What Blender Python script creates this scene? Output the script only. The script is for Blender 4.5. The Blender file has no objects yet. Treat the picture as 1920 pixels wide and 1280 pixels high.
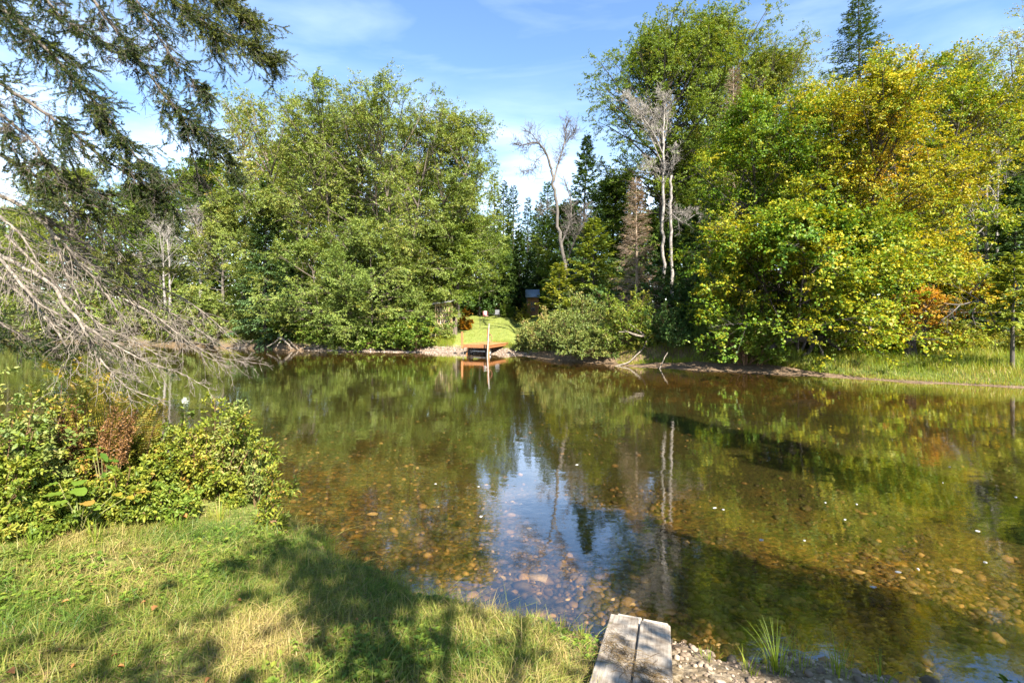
import bpy, bmesh, math, random
import numpy as np
from math import radians as RAD

# ------------------------------------------------------------------ camera, sky, sun, exposure
S = bpy.context.scene
FPX, HORIZ, EYE = 900.0, 590.0, 2.8            # focal length and horizon row in 1920-px units, eye height over the water
cam_d = bpy.data.cameras.new('camera'); cam = bpy.data.objects.new('camera', cam_d); S.collection.objects.link(cam)
cam.location = (0, 0, EYE); cam.rotation_euler = (RAD(90), 0, 0)
cam_d.sensor_width = 36; cam_d.lens = FPX / 1920 * 36; cam_d.shift_y = (HORIZ - 640) / 1920
cam_d.clip_end = 3000; cam_d.clip_start = 0.05
S.camera = cam
SUN_EL, SUN_AZ = RAD(43), RAD(152)             # azimuth from +Y clockwise: the sun is behind the camera, to the right
W = bpy.data.worlds.new('World'); S.world = W; W.use_nodes = True
nt = W.node_tree; nt.nodes.clear()
def N_(t, typ, **k):
    n = t.nodes.new(typ)
    for a, b in k.items():
        if a.startswith('i_'): n.inputs[a[2:].replace('_', ' ')].default_value = b
        else: setattr(n, a, b)
    return n
sky = N_(nt, 'ShaderNodeTexSky', sky_type='NISHITA', sun_disc=False, sun_elevation=SUN_EL, sun_rotation=SUN_AZ, air_density=1.0, dust_density=0.1, ozone_density=2.3)
bg = N_(nt, 'ShaderNodeBackground'); bg.inputs['Strength'].default_value = 0.088
wo = N_(nt, 'ShaderNodeOutputWorld')
tc = N_(nt, 'ShaderNodeTexCoord')
mp = N_(nt, 'ShaderNodeMapping'); mp.inputs['Scale'].default_value = (1.1, 2.6, 5.5); mp.inputs['Rotation'].default_value = (0.0, 0.35, 0.2); mp.inputs['Location'].default_value = (0.35, 0.1, 0.2)
cn = N_(nt, 'ShaderNodeTexNoise'); cn.inputs['Scale'].default_value = 1.7; cn.inputs['Detail'].default_value = 9; cn.inputs['Roughness'].default_value = 0.52; cn.inputs['Distortion'].default_value = 0.5
cr = N_(nt, 'ShaderNodeMapRange'); cr.inputs['From Min'].default_value = 0.48; cr.inputs['From Max'].default_value = 0.80; cr.inputs['To Max'].default_value = 0.14
sp = N_(nt, 'ShaderNodeSeparateXYZ')
lo = N_(nt, 'ShaderNodeMapRange'); lo.inputs['From Min'].default_value = 0.46; lo.inputs['From Max'].default_value = 0.12; lo.inputs['To Max'].default_value = 0.55
ad = N_(nt, 'ShaderNodeMath', operation='MULTIPLY_ADD')
cn2 = N_(nt, 'ShaderNodeTexNoise'); cn2.inputs['Scale'].default_value = 2.6; cn2.inputs['Detail'].default_value = 6
c2 = N_(nt, 'ShaderNodeMapRange'); c2.inputs['From Min'].default_value = 0.36; c2.inputs['From Max'].default_value = 0.66
mx = N_(nt, 'ShaderNodeMix', data_type='RGBA')
mx.inputs[7].default_value = (9.5, 10.2, 11.2, 1)
L_ = nt.links.new
L_(tc.outputs['Generated'], mp.inputs['Vector']); L_(mp.outputs[0], cn.inputs['Vector']); L_(cn.outputs['Fac'], cr.inputs['Value'])
L_(tc.outputs['Generated'], sp.inputs[0]); L_(sp.outputs['Z'], lo.inputs['Value'])
L_(mp.outputs[0], cn2.inputs['Vector']); L_(cn2.outputs['Fac'], c2.inputs['Value'])
L_(lo.outputs[0], ad.inputs[0]); L_(c2.outputs[0], ad.inputs[1]); L_(cr.outputs[0], ad.inputs[2])
L_(ad.outputs[0], mx.inputs[0]); hs = N_(nt, 'ShaderNodeHueSaturation'); hs.inputs['Saturation'].default_value = 1.08; L_(sky.outputs[0], hs.inputs['Color']); L_(hs.outputs[0], mx.inputs[6]); L_(mx.outputs[2], bg.inputs['Color']); L_(bg.outputs[0], wo.inputs['Surface'])
sl = bpy.data.lights.new('sun', 'SUN'); so = bpy.data.objects.new('sun', sl); S.collection.objects.link(so)
sl.energy = 5.0; sl.angle = RAD(0.5); sl.color = (1.0, 0.95, 0.86)
SUNV = np.array([math.sin(SUN_AZ) * math.cos(SUN_EL), math.cos(SUN_AZ) * math.cos(SUN_EL), math.sin(SUN_EL)])
from mathutils import Vector
so.rotation_euler = Vector(SUNV).to_track_quat('Z', 'Y').to_euler(); so.location = (20, -30, 40)
S.view_settings.view_transform = 'Standard'; S.view_settings.look = 'None'; S.view_settings.exposure = 1.95; S.view_settings.gamma = 1
S.render.engine = 'CYCLES'
S.cycles.max_bounces = 6; S.cycles.diffuse_bounces = 3; S.cycles.glossy_bounces = 3; S.cycles.transmission_bounces = 4; S.cycles.transparent_max_bounces = 6
S.cycles.use_denoising = True; S.cycles.caustics_reflective = False; S.cycles.caustics_refractive = False
try: S.cycles.denoising_prefilter = 'ACCURATE'
except Exception: pass

# ------------------------------------------------------------------ small maths
UP = np.array([0, 0, 1.0])
def nrm(v): return v / np.maximum(np.linalg.norm(v, axis=-1, keepdims=True), 1e-9)
def rdir(r, n): return nrm(r.normal(size=(n, 3)))
def lerp(a, b, t): return a + (b - a) * t
def sstep(x, a, b):
    t = np.clip((x - a) / (b - a), 0, 1); return t * t * (3 - 2 * t)
def vnoise(x, y, seed=0):
    x = np.asarray(x, float); y = np.asarray(y, float)
    xi = np.floor(x).astype(np.int64); yi = np.floor(y).astype(np.int64); fx = x - xi; fy = y - yi
    fx = fx * fx * (3 - 2 * fx); fy = fy * fy * (3 - 2 * fy)
    def h(a, b):
        n = (a * 374761393 + b * 668265263 + seed * 974634777) & 0xffffffff
        n = ((n ^ (n >> 13)) * 1274126177) & 0xffffffff
        return ((n ^ (n >> 16)) & 0xffff) / 65535.0 * 2 - 1
    return lerp(lerp(h(xi, yi), h(xi + 1, yi), fx), lerp(h(xi, yi + 1), h(xi + 1, yi + 1), fx), fy)
def at(px, py, Y): return np.array([(px - 960) / FPX * Y, Y, EYE - (py - HORIZ) / FPX * Y])

# ------------------------------------------------------------------ object helpers
COL = S.collection
def tag(o, label=None, cat=None, group=None, kind=None):
    if label: o['label'] = label
    if cat: o['category'] = cat
    if group: o['group'] = group
    if kind: o['kind'] = kind
    return o
def empty(name, loc, label, cat, group=None, rz=0.0, sc=None):
    o = bpy.data.objects.new(name, None); COL.objects.link(o); o.location = loc; o.rotation_euler = (0, 0, rz)
    if sc: o.scale = sc
    o.empty_display_size = 0.2
    return tag(o, label, cat, group)
class Soup:
    def __init__(s): s.V = []; s.T = []; s.F = {3: [], 4: []}; s.M = {3: [], 4: []}; s.n = 0; s.smooth = []
    def add(s, V, F, tint=0.5, mat=0):
        V = np.asarray(V, float).reshape(-1, 3); F = np.asarray(F, np.int64)
        s.V.append(V); s.T.append(np.broadcast_to(np.asarray(tint, float), (len(V),)))
        k = F.shape[1]; s.F[k].append(F + s.n); s.M[k].append(np.full(len(F), mat)); s.n += len(V)
    def tubes(s, P, R, sides=5, tint=0.5, mat=0):
        P = np.asarray(P, float); R = np.asarray(R, float)
        if P.ndim == 2: P = P[None]; R = R[None]
        B, K, _ = P.shape; R = np.broadcast_to(R, (B, K))
        T = nrm(np.gradient(P, axis=1)); mt = nrm(T.mean(1))
        ref = np.where(np.abs(mt[:, 2:3]) > 0.75, np.array([[1.0, 0.13, 0.0]]), np.array([[0.05, 0.1, 1.0]]))
        a = nrm(np.cross(T, ref[:, None, :])); b = np.cross(T, a)
        ang = np.arange(sides) / sides * 2 * np.pi
        V = P[:, :, None] + R[:, :, None, None] * (np.cos(ang)[:, None] * a[:, :, None] + np.sin(ang)[:, None] * b[:, :, None])
        idx = np.arange(B * K * sides).reshape(B, K, sides); nx = np.roll(idx, -1, axis=2)
        F = np.stack([idx[:, :-1], nx[:, :-1], nx[:, 1:], idx[:, 1:]], -1).reshape(-1, 4)
        tn = np.asarray(tint, float)
        if tn.ndim == 1: tn = np.repeat(tn, K * sides)
        s.add(V.reshape(-1, 3), F, tn, mat)
    def leaves(s, P, D, Nn, L, Wd, tint=0.5, mat=0, fold=0.12, hexa=False):
        P = np.asarray(P, float); n = len(P); D = nrm(D); Sd = nrm(np.cross(D, Nn)); U = np.cross(Sd, D)
        L = np.broadcast_to(np.asarray(L, float), (n,))[:, None]; Wd = np.broadcast_to(np.asarray(Wd, float), (n,))[:, None]
        tn = np.broadcast_to(np.asarray(tint, float), (n,))
        if not hexa:
            m = P + D * L * 0.42 + U * Wd * fold * 2
            V = np.stack([P, m + Sd * Wd / 2, P + D * L, m - Sd * Wd / 2], 1)
            s.add(V.reshape(-1, 3), np.arange(n * 4).reshape(n, 4), np.repeat(tn, 4), mat)
        else:
            u = U * Wd * fold * 2; dr = -U * L * 0.1
            V = np.stack([P, P + D * L * .28 + Sd * Wd * .46 + u, P + D * L * .64 + Sd * Wd * .40 + u + dr * .5, P + D * L + dr,
                          P + D * L * .64 - Sd * Wd * .40 + u + dr * .5, P + D * L * .28 - Sd * Wd * .46 + u], 1)
            i = np.arange(n)[:, None] * 6
            F = np.concatenate([i + np.array([[0, 1, 2, 3]]), i + np.array([[0, 3, 4, 5]])])
            s.add(V.reshape(-1, 3), F, np.repeat(tn, 6), mat)
    def strips(s, P, Wd, side, tint=0.5, mat=0):
        # ribbons: P (B,K,3), width (B,K), side (B,3)
        B, K, _ = P.shape; h = (side[:, None, :] * np.asarray(Wd)[..., None]) / 2
        V = np.stack([P - h, P + h], 2)
        idx = np.arange(B * K * 2).reshape(B, K, 2)
        F = np.stack([idx[:, :-1, 0], idx[:, :-1, 1], idx[:, 1:, 1], idx[:, 1:, 0]], -1).reshape(-1, 4)
        tn = np.asarray(tint, float)
        if tn.ndim == 1: tn = np.repeat(tn, K * 2)
        s.add(V.reshape(-1, 3), F, tn, mat)
    def box(s, c, size, rot=None, tint=0.5, mat=0, jit=0, r=None):
        v = np.array([[x, y, z] for x in (-.5, .5) for y in (-.5, .5) for z in (-.5, .5)]) * np.asarray(size)
        if r is not None and jit: v = v + r.normal(size=v.shape) * jit
        if rot is not None: v = v @ np.asarray(rot).T
        f = [[0, 1, 3, 2], [4, 6, 7, 5], [0, 4, 5, 1], [2, 3, 7, 6], [0, 2, 6, 4], [1, 5, 7, 3]]
        s.add(v + np.asarray(c), f, tint, mat)
    def build(s, name, mats, parent=None, smooth=False, loc=None):
        me = bpy.data.meshes.new(name)
        V = np.concatenate(s.V).astype(np.float32); me.vertices.add(len(V)); me.vertices.foreach_set('co', V.ravel())
        li = []; st = []; mi = []; c = 0
        for k in (3, 4):
            if s.F[k]:
                F = np.concatenate(s.F[k]); li.append(F.ravel()); st.append(c + np.arange(len(F)) * k); c += len(F) * k; mi.append(np.concatenate(s.M[k]))
        li = np.concatenate(li).astype(np.int32); st = np.concatenate(st).astype(np.int32); mi = np.concatenate(mi).astype(np.int32)
        me.loops.add(len(li)); me.loops.foreach_set('vertex_index', li)
        me.polygons.add(len(st)); me.polygons.foreach_set('loop_start', st); me.polygons.foreach_set('material_index', mi)
        if smooth: me.polygons.foreach_set('use_smooth', np.ones(len(st), bool))
        a = me.attributes.new('tint', 'FLOAT', 'POINT'); a.data.foreach_set('value', np.concatenate(s.T).astype(np.float32))
        for m in (mats if isinstance(mats, (list, tuple)) else [mats]): me.materials.append(m)
        me.update(calc_edges=True); me.validate()
        o = bpy.data.objects.new(name, me); COL.objects.link(o)
        if parent: o.parent = parent
        if loc is not None: o.location = loc
        return o
def rotz(a): c, s = math.cos(a), math.sin(a); return np.array([[c, -s, 0], [s, c, 0], [0, 0, 1.0]])
def roty(a): c, s = math.cos(a), math.sin(a); return np.array([[c, 0, s], [0, 1.0, 0], [-s, 0, c]])
def rotx(a): c, s = math.cos(a), math.sin(a); return np.array([[1.0, 0, 0], [0, c, -s], [0, s, c]])

# ------------------------------------------------------------------ materials
def newmat(name):
    m = bpy.data.materials.new(name); m.use_nodes = True; m.node_tree.nodes.clear(); return m, m.node_tree
def ramp(t, stops, interp='LINEAR'):
    n = t.nodes.new('ShaderNodeValToRGB'); e = n.color_ramp.elements; n.color_ramp.interpolation = interp
    while len(e) < len(stops): e.new(0.5)
    for q, (p, c) in zip(e, stops): q.position = p; q.color = (*c, 1)
    return n
def leafmat(name, stops, trans=0.30, gloss=0.015, rough=0.5, tcol=(1.25, 1.15, 0.5)):
    m, t = newmat(name); l = t.links.new
    a = N_(t, 'ShaderNodeAttribute', attribute_name='tint'); r = ramp(t, stops); l(a.outputs['Fac'], r.inputs[0])
    d = N_(t, 'ShaderNodeBsdfDiffuse'); l(r.outputs[0], d.inputs['Color'])
    mu = N_(t, 'ShaderNodeMix', data_type='RGBA', blend_type='MULTIPLY'); mu.inputs[0].default_value = 1; mu.inputs[7].default_value = (*tcol, 1); l(r.outputs[0], mu.inputs[6])
    tr = N_(t, 'ShaderNodeBsdfTranslucent'); l(mu.outputs[2], tr.inputs['Color'])
    m1 = N_(t, 'ShaderNodeMixShader'); m1.inputs[0].default_value = trans; l(d.outputs[0], m1.inputs[1]); l(tr.outputs[0], m1.inputs[2])
    g = N_(t, 'ShaderNodeBsdfGlossy'); g.inputs['Roughness'].default_value = rough; g.inputs['Color'].default_value = (.9, .95, 1, 1)
    m2 = N_(t, 'ShaderNodeMixShader'); m2.inputs[0].default_value = gloss; l(m1.outputs[0], m2.inputs[1]); l(g.outputs[0], m2.inputs[2])
    o = N_(t, 'ShaderNodeOutputMaterial'); l(m2.outputs[0], o.inputs[0]); return m
def barkmat(name, c1, c2, scale=6, stretch=0.25, bump=0.4, c3=None, rough=0.9):
    m, t = newmat(name); l = t.links.new
    tx = N_(t, 'ShaderNodeTexCoord'); mp = N_(t, 'ShaderNodeMapping'); mp.inputs['Scale'].default_value = (1, 1, stretch); l(tx.outputs['Object'], mp.inputs[0])
    n = N_(t, 'ShaderNodeTexNoise'); n.inputs['Scale'].default_value = scale; n.inputs['Detail'].default_value = 6; n.inputs['Roughness'].default_value = .65; l(mp.outputs[0], n.inputs['Vector'])
    st = [(0.34, c1), (0.62, c2)] + ([(0.70, c3)] if c3 else [])
    r = ramp(t, st); l(n.outputs['Fac'], r.inputs[0])
    b = N_(t, 'ShaderNodeBsdfPrincipled'); b.inputs['Roughness'].default_value = rough; l(r.outputs[0], b.inputs['Base Color'])
    bu = N_(t, 'ShaderNodeBump'); bu.inputs['Strength'].default_value = bump; bu.inputs['Distance'].default_value = 0.03; l(n.outputs['Fac'], bu.inputs['Height']); l(bu.outputs[0], b.inputs['Normal'])
    o = N_(t, 'ShaderNodeOutputMaterial'); l(b.outputs[0], o.inputs[0]); return m
def plain(name, col, rough=0.6, var=0.25, scale=8, metal=0, bump=0.1):
    m, t = newmat(name); l = t.links.new
    tx = N_(t, 'ShaderNodeTexCoord'); n = N_(t, 'ShaderNodeTexNoise'); n.inputs['Scale'].default_value = scale; n.inputs['Detail'].default_value = 5; l(tx.outputs['Object'], n.inputs['Vector'])
    r = ramp(t, [(0.3, tuple(c * (1 - var) for c in col)), (0.7, tuple(min(1, c * (1 + var)) for c in col))]); l(n.outputs['Fac'], r.inputs[0])
    b = N_(t, 'ShaderNodeBsdfPrincipled'); b.inputs['Roughness'].default_value = rough; b.inputs['Metallic'].default_value = metal; l(r.outputs[0], b.inputs['Base Color'])
    bu = N_(t, 'ShaderNodeBump'); bu.inputs['Strength'].default_value = bump; bu.inputs['Distance'].default_value = 0.02; l(n.outputs['Fac'], bu.inputs['Height']); l(bu.outputs[0], b.inputs['Normal'])
    o = N_(t, 'ShaderNodeOutputMaterial'); l(b.outputs[0], o.inputs[0]); return m
M = {}
M['lf_beech'] = leafmat('leaf_beech', [(0, (.085, .135, .024)), (.45, (.175, .232, .045)), (.8, (.265, .29, .06)), (1, (.37, .31, .07))])
M['lf_green'] = leafmat('leaf_green', [(0, (.055, .11, .012)), (.5, (.125, .19, .022)), (.85, (.20, .245, .03)), (1, (.30, .27, .04))])
M['lf_maple'] = leafmat('leaf_maple', [(0, (.05, .115, .009)), (.30, (.11, .20, .014)), (.52, (.27, .28, .016)), (.74, (.48, .37, .02)), (1, (.52, .27, .02))])
M['lf_yellow'] = leafmat('leaf_yellow', [(0, (0.117, 0.169, 0.019)), (.5, (0.247, 0.260, 0.029)), (1, (0.442, 0.286, 0.039))])
M['lf_orange'] = leafmat('leaf_orange', [(0, (.25, .17, .015)), (.5, (.42, .21, .015)), (1, (.50, .14, .015))])
M['lf_dark'] = leafmat('leaf_dark', [(0, (0.035, 0.078, 0.018)), (.6, (0.071, 0.128, 0.028)), (1, (0.128, 0.185, 0.040))])
M['lf_shrub'] = leafmat('leaf_shrub', [(0, (.095, .145, .034)), (.5, (.20, .24, .055)), (.8, (.32, .31, .085)), (1, (.42, .29, .13))])
M['lf_near'] = leafmat('leaf_near', [(0, (.062, .112, .015)), (.45, (.17, .215, .024)), (.8, (.32, .31, .035)), (1, (.40, .24, .05))], trans=.38)
M['lf_big'] = leafmat('leaf_big', [(0, (.10, .19, .022)), (.6, (.20, .27, .03)), (.9, (.34, .26, .03)), (1, (.40, .20, .06))], trans=.45)
M['lf_fern'] = leafmat('leaf_fern', [(0, (.17, .19, .025)), (.5, (.34, .27, .03)), (1, (.42, .26, .05))], trans=.45)
M['fern_brown'] = leafmat('fern_brown', [(0, (.10, .05, .018)), (1, (.24, .12, .04))], trans=.1)
M['golden'] = leafmat('goldenrod', [(0, (.34, .25, .02)), (1, (.55, .40, .03))], trans=.3)
M['whitefl'] = leafmat('white_flower', [(0, (.55, .56, .48)), (1, (.7, .7, .62))], trans=.3, tcol=(1, 1, 1))
M['needle'] = leafmat('needle_spruce', [(0, (.038, .078, .022)), (.6, (.082, .135, .034)), (1, (.16, .20, .045))], trans=.18)
M['needle_blue'] = leafmat('needle_fir', [(0, (.055, .105, .042)), (.6, (.11, .18, .066)), (1, (.18, .24, .08))], trans=.18)
M['needle_light'] = leafmat('needle_light', [(0, (.11, .17, .03)), (.6, (.23, .27, .04)), (1, (.38, .33, .045))], trans=.25)
M['needle_dead'] = leafmat('needle_dead', [(0, (.20, .115, .055)), (1, (.36, .235, .13))], trans=.05, gloss=.0)
M['needle_near'] = leafmat('needle_near', [(0, (.016, .032, .009)), (.6, (.04, .064, .014)), (1, (.15, .16, .026))], trans=.15)
M['grass'] = leafmat('grass_blade', [(0, (.050, .105, .012)), (.4, (.125, .180, .022)), (.68, (.265, .25, .05)), (1, (.39, .30, .11))], trans=.35)
M['tallgrass'] = leafmat('tall_grass', [(0, (.10, .17, .018)), (.5, (.21, .27, .022)), (.85, (.33, .31, .04)), (1, (.36, .24, .10))], trans=.4)
M['straw'] = leafmat('dry_straw', [(0, (.10, .06, .025)), (1, (.28, .195, .09))], trans=.1)
M['bark'] = barkmat('bark_grey_brown', (.045, .036, .028), (.15, .125, .095))
M['bark_dark'] = barkmat('bark_dark', (.020, .016, .013), (.075, .06, .048))
M['bark_beech'] = barkmat('bark_beech', (.055, .042, .03), (.17, .13, .095))
M['bark_birch'] = barkmat('bark_birch', (.10, .085, .07), (.33, .29, .25), scale=5, stretch=.9, bump=.2)
M['bark_dead'] = barkmat('bark_dead', (.05, .041, .034), (.145, .122, .10), scale=7)
M['bark_bough'] = barkmat('bark_bough', (.045, .034, .026), (.14, .11, .085), scale=18, stretch=.5)
M['bark_lichen'] = barkmat('bark_lichen', (.065, .050, .038), (.27, .22, .17), scale=22, stretch=.5, bump=.7, c3=(.36, .36, .29))
M['bark_deadbrown'] = barkmat('bark_deadbrown', (.19, .135, .09), (.38, .28, .19), scale=8)
M['stem_red'] = barkmat('stem_red_brown', (.12, .055, .03), (.25, .14, .07), scale=12)
M['stem_green'] = barkmat('stem_green', (.10, .12, .03), (.2, .18, .06), scale=12)
M['drift'] = barkmat('driftwood', (.08, .062, .046), (.22, .18, .135), scale=10)
M['dock_wood'] = barkmat('dock_stain', (.26, .105, .034), (.44, .20, .07), scale=9, stretch=1, bump=.15, rough=.65)
M['dock_side'] = barkmat('dock_beam', (.22, .085, .028), (.35, .145, .05), scale=9, stretch=1, bump=.15, rough=.65)
M['rubber'] = plain('rubber', (.018, .018, .018), .85)
M['galv'] = plain('galvanised_metal', (.5, .5, .5), .45, .15, 20, .3)
M['whitepole'] = plain('white_pole', (.33, .29, .25), .6, .25, 6)
M['black'] = plain('black_paint', (.02, .02, .02), .5, .2)
M['redcloth'] = plain('red_cloth', (.45, .10, .09), .9, .3, 30)
M['whitecloth'] = plain('white_cloth', (.68, .62, .60), .9, .12, 30)
M['greymesh'] = plain('grey_mesh', (.2, .2, .21), .8, .2, 30)
M['shedwood'] = barkmat('shed_wood', (.20, .09, .035), (.38, .19, .08), scale=6, stretch=.3)
M['shelterwood'] = barkmat('shelter_wood', (.38, .24, .12), (.58, .41, .23), scale=6, stretch=.3)
M['birchlog'] = plain('split_log', (.62, .52, .38), .9, .3, 20)
M['roofgrey'] = plain('weathered_roof', (.25, .235, .22), .8, .3, 12)
M['roofblue'] = plain('metal_roof', (.20, .24, .28), .5, .15, 5, .2)
M['roofgreen'] = plain('green_metal_roof', (.24, .34, .33), .5, .15, 5, .2)
M['logwall'] = barkmat('cabin_wall', (.16, .10, .06), (.30, .2, .12), scale=4)
M['glass'] = plain('dark_glass', (.03, .04, .05), .08, .1)
M['white'] = plain('white_paint', (.7, .7, .7), .6, .1)
M['foam'] = plain('foam', (.36, .35, .32), .8, .1, 30)
M['fallen'] = leafmat('fallen_leaf', [(0, (.25, .11, .04)), (1, (.48, .22, .07))], trans=.2)
M['rope'] = plain('rope', (.36, .15, .09), .9, .3, 40)
# ------------------------------------------------------------------ ground and river
FARP = np.array([(-400, 240), (-200, 130), (-120, 88), (-80, 62), (-54, 50.4), (-44.7, 48.5), (-33, 45), (-23, 40.8), (-16.7, 37.8), (-10.4, 36.2), (-3.6, 34.6), (0, 33.4), (1.6, 31.2), (4.36, 28.2),
                 (6.7, 25.6), (9.07, 24.2), (11.2, 23.0), (14.2, 21.4), (16.2, 19.8), (19.3, 18.2), (24, 16.4), (32, 14), (60, 6), (120, -12), (400, -90)], float)
NEARP = np.array([(-400, 205), (-200, 100), (-80, 44), (-40, 26), (-20, 15), (-12, 10.6), (-7, 8.3), (-4, 6.95), (-3, 6.15), (-1.85, 5.2), (-.9, 4.5), (-.2, 4.15), (.6, 4.0), (1.1, 4.1),
                  (1.45, 4.2), (1.7, 4.0), (2.6, 3.75), (4, 3.4), (8, 2.2), (20, -3), (60, -20), (400, -140)], float)
def yfar(x): return np.interp(x, FARP[:, 0], FARP[:, 1])
def ynear(x): return np.interp(x, NEARP[:, 0], NEARP[:, 1])
def dists(x, y):
    e = 0.4
    sn = (ynear(x + e) - ynear(x - e)) / (2 * e); sf = (yfar(x + e) - yfar(x - e)) / (2 * e)
    wob = 0.25 * vnoise(x * .9, y * .9, 3) + 0.1 * vnoise(x * 3, y * 3, 4)
    wn = 0.10 * vnoise(x * 1.7, y * 1.7, 5) + 0.05 * vnoise(x * 5, y * 5, 6)
    dn = (ynear(x) - y) / np.sqrt(1 + sn * sn) + wn
    df = (y - yfar(x)) / np.sqrt(1 + sf * sf) + wob
    return dn, df
def terrain(x, y):
    x = np.asarray(x, float); y = np.asarray(y, float)
    dn, df = dists(x, y)
    # the near bank: a sharp grassy lip on the left, worn down round the planks, low on the right
    hb = np.interp(x, [-30, -6, .1, .65, 1.0, 1.9, 2.4, 4, 8], [.5, .45, .42, .20, .06, .05, .14, .16, .3])
    zn = hb * (1 - np.exp(-np.maximum(dn, 0) / .16)) + .17 * np.clip(dn, 0, 4) + .03 * np.clip(dn - 4, 0, 50)
    zn = zn + (.025 * vnoise(x * 2.3, y * 2.3, 7) + .012 * vnoise(x * 7, y * 7, 8)) * sstep(dn, 0, .4)
    # the far bank: beach at the lawn, cut bank under the maples, a mud bar in front of it, low grass to the right
    st = np.interp(x, [-80, -17, -13, -9, 1, 3, 6, 8.5, 13.5, 15.5, 40], [.45, .5, .35, .12, .12, .4, .45, .75, .75, .12, .1])
    s0 = np.interp(x, [-80, -17, -13, -9, 1, 3, 5, 7, 9, 13.5, 15.5, 40], [.05, .05, 1.0, 1.2, .9, .2, .3, 1.2, 2.0, 2.3, 1.0, .4])
    zf = np.minimum(df, 3) * .09 + st * sstep(df, s0, s0 + .55) + .10 * np.clip(df - 1.2, 0, 36)
    zf = zf + (.06 * vnoise(x * .8, y * .8, 9) + .03 * vnoise(x * 3, y * 3, 10)) * sstep(df, .6, 3) * np.where((x > -11) & (x < 3), .4, 1)
    zf = zf + 6 * sstep(df, 60, 320) + 1.5 * vnoise(x * .02, y * .02, 11) * sstep(df, 50, 120)
    dd = np.minimum(-dn, -df)
    zb = -np.minimum(.05 + np.where(-dn < -df, .13, .12) * np.maximum(dd, 0), .62 + .12 * vnoise(x * .25, y * .25, 12)) + .03 * vnoise(x * 2, y * 2, 13)
    return np.where(dn > 0, zn, np.where(df > 0, zf, zb))
def gz(x, y): return float(terrain(np.array([x]), np.array([y]))[0])
def steps(*seg):
    o = []
    for a, b, n in seg: o += list(np.linspace(a, b, n, endpoint=False))
    return np.array(o + [seg[-1][1]])
gx = np.concatenate([-np.geomspace(900, 30, 22), steps((-29, -8, 60), (-8, 6, 176), (6, 30, 96)), np.geomspace(31, 900, 22)])
gy = np.concatenate([-np.geomspace(900, 12, 20), steps((-11, 1, 20), (1, 8.5, 100), (8.5, 17, 24), (17, 40, 110), (40, 70, 50)), np.geomspace(72, 1200, 24)])
GX, GY = np.meshgrid(gx, gy); GZ = terrain(GX, GY); DN, DF = dists(GX, GY)
sg = Soup(); ny_, nx_ = GX.shape
ii = np.arange(nx_ * ny_).reshape(ny_, nx_)
sg.add(np.stack([GX, GY, GZ], -1), np.stack([ii[:-1, :-1], ii[:-1, 1:], ii[1:, 1:], ii[1:, :-1]], -1).reshape(-1, 4))
# what the surface is made of, as three weights: turf, gravel, mud (none of them = river bed)
turf = np.clip(np.where(DN > 0, sstep(DN, .06, .2) * np.interp(GX, [.2, .75, 1.9, 2.6], [1, .12, .05, .25]),
               np.where(DF > 0, sstep(DF, np.interp(GX, [-13, -9, 1, 3, 8, 13.5, 15.5], [.5, 1.5, 1.3, .6, 2.2, 2.6, .45]), np.interp(GX, [-13, -9, 1, 3, 8, 13.5, 15.5], [.9, 2.4, 2.0, 1.0, 2.8, 3.0, .9])), 0)), 0, 1)
grav = np.clip(np.where(DN > 0, np.interp(GX, [.9, 1.2, 2.0, 4.8], [0, .7, .6, .4]), np.interp(GX, [-17, -13, 0, 2.5], [0, 1, 1, 0]) * sstep(DF, -1.5, -.2)), 0, 1)
mud = np.clip(np.where(DN > 0, 1, sstep(DF, -.8, .1)), 0, 1)
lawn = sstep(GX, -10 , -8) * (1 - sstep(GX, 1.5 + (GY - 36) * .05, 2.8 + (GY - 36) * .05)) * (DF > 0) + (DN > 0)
m, t = newmat('ground'); l = t.links.new
at_ = N_(t, 'ShaderNodeAttribute', attribute_name='soil'); sx = N_(t, 'ShaderNodeSeparateXYZ'); l(at_.outputs['Vector'], sx.inputs[0])
tx = N_(t, 'ShaderNodeTexCoord')
def noise(sc, det=6, ro=.6, dist=0):
    n = N_(t, 'ShaderNodeTexNoise'); n.inputs['Scale'].default_value = sc; n.inputs['Detail'].default_value = det; n.inputs['Roughness'].default_value = ro; n.inputs['Distortion'].default_value = dist
    l(tx.outputs['Object'], n.inputs['Vector']); return n
def mixc(f, a, b, bt='MIX'):
    n = N_(t, 'ShaderNodeMix', data_type='RGBA', blend_type=bt)
    if isinstance(f, (int, float)): n.inputs[0].default_value = f
    else: l(f, n.inputs[0])
    l(a, n.inputs[6]); l(b, n.inputs[7]); return n.outputs[2]
n1 = noise(2.2, 8, .7); n2 = noise(26, 5, .7); n3 = noise(.6, 5, .6, .6)
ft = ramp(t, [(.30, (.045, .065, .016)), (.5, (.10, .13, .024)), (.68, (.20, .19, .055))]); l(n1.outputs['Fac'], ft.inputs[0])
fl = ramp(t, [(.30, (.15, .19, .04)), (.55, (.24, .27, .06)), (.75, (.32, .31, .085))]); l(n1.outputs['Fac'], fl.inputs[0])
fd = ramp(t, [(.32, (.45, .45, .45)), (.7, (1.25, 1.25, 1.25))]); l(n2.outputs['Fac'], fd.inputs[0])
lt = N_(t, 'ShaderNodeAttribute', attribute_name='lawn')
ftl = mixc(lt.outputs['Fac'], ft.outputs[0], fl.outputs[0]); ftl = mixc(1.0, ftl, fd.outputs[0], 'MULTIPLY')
mudr = ramp(t, [(.3, (.075, .048, .028)), (.7, (.25, .17, .10))]); l(n1.outputs['Fac'], mudr.inputs[0])
mudc = mixc(1.0, mudr.outputs[0], fd.outputs[0], 'MULTIPLY')
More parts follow.
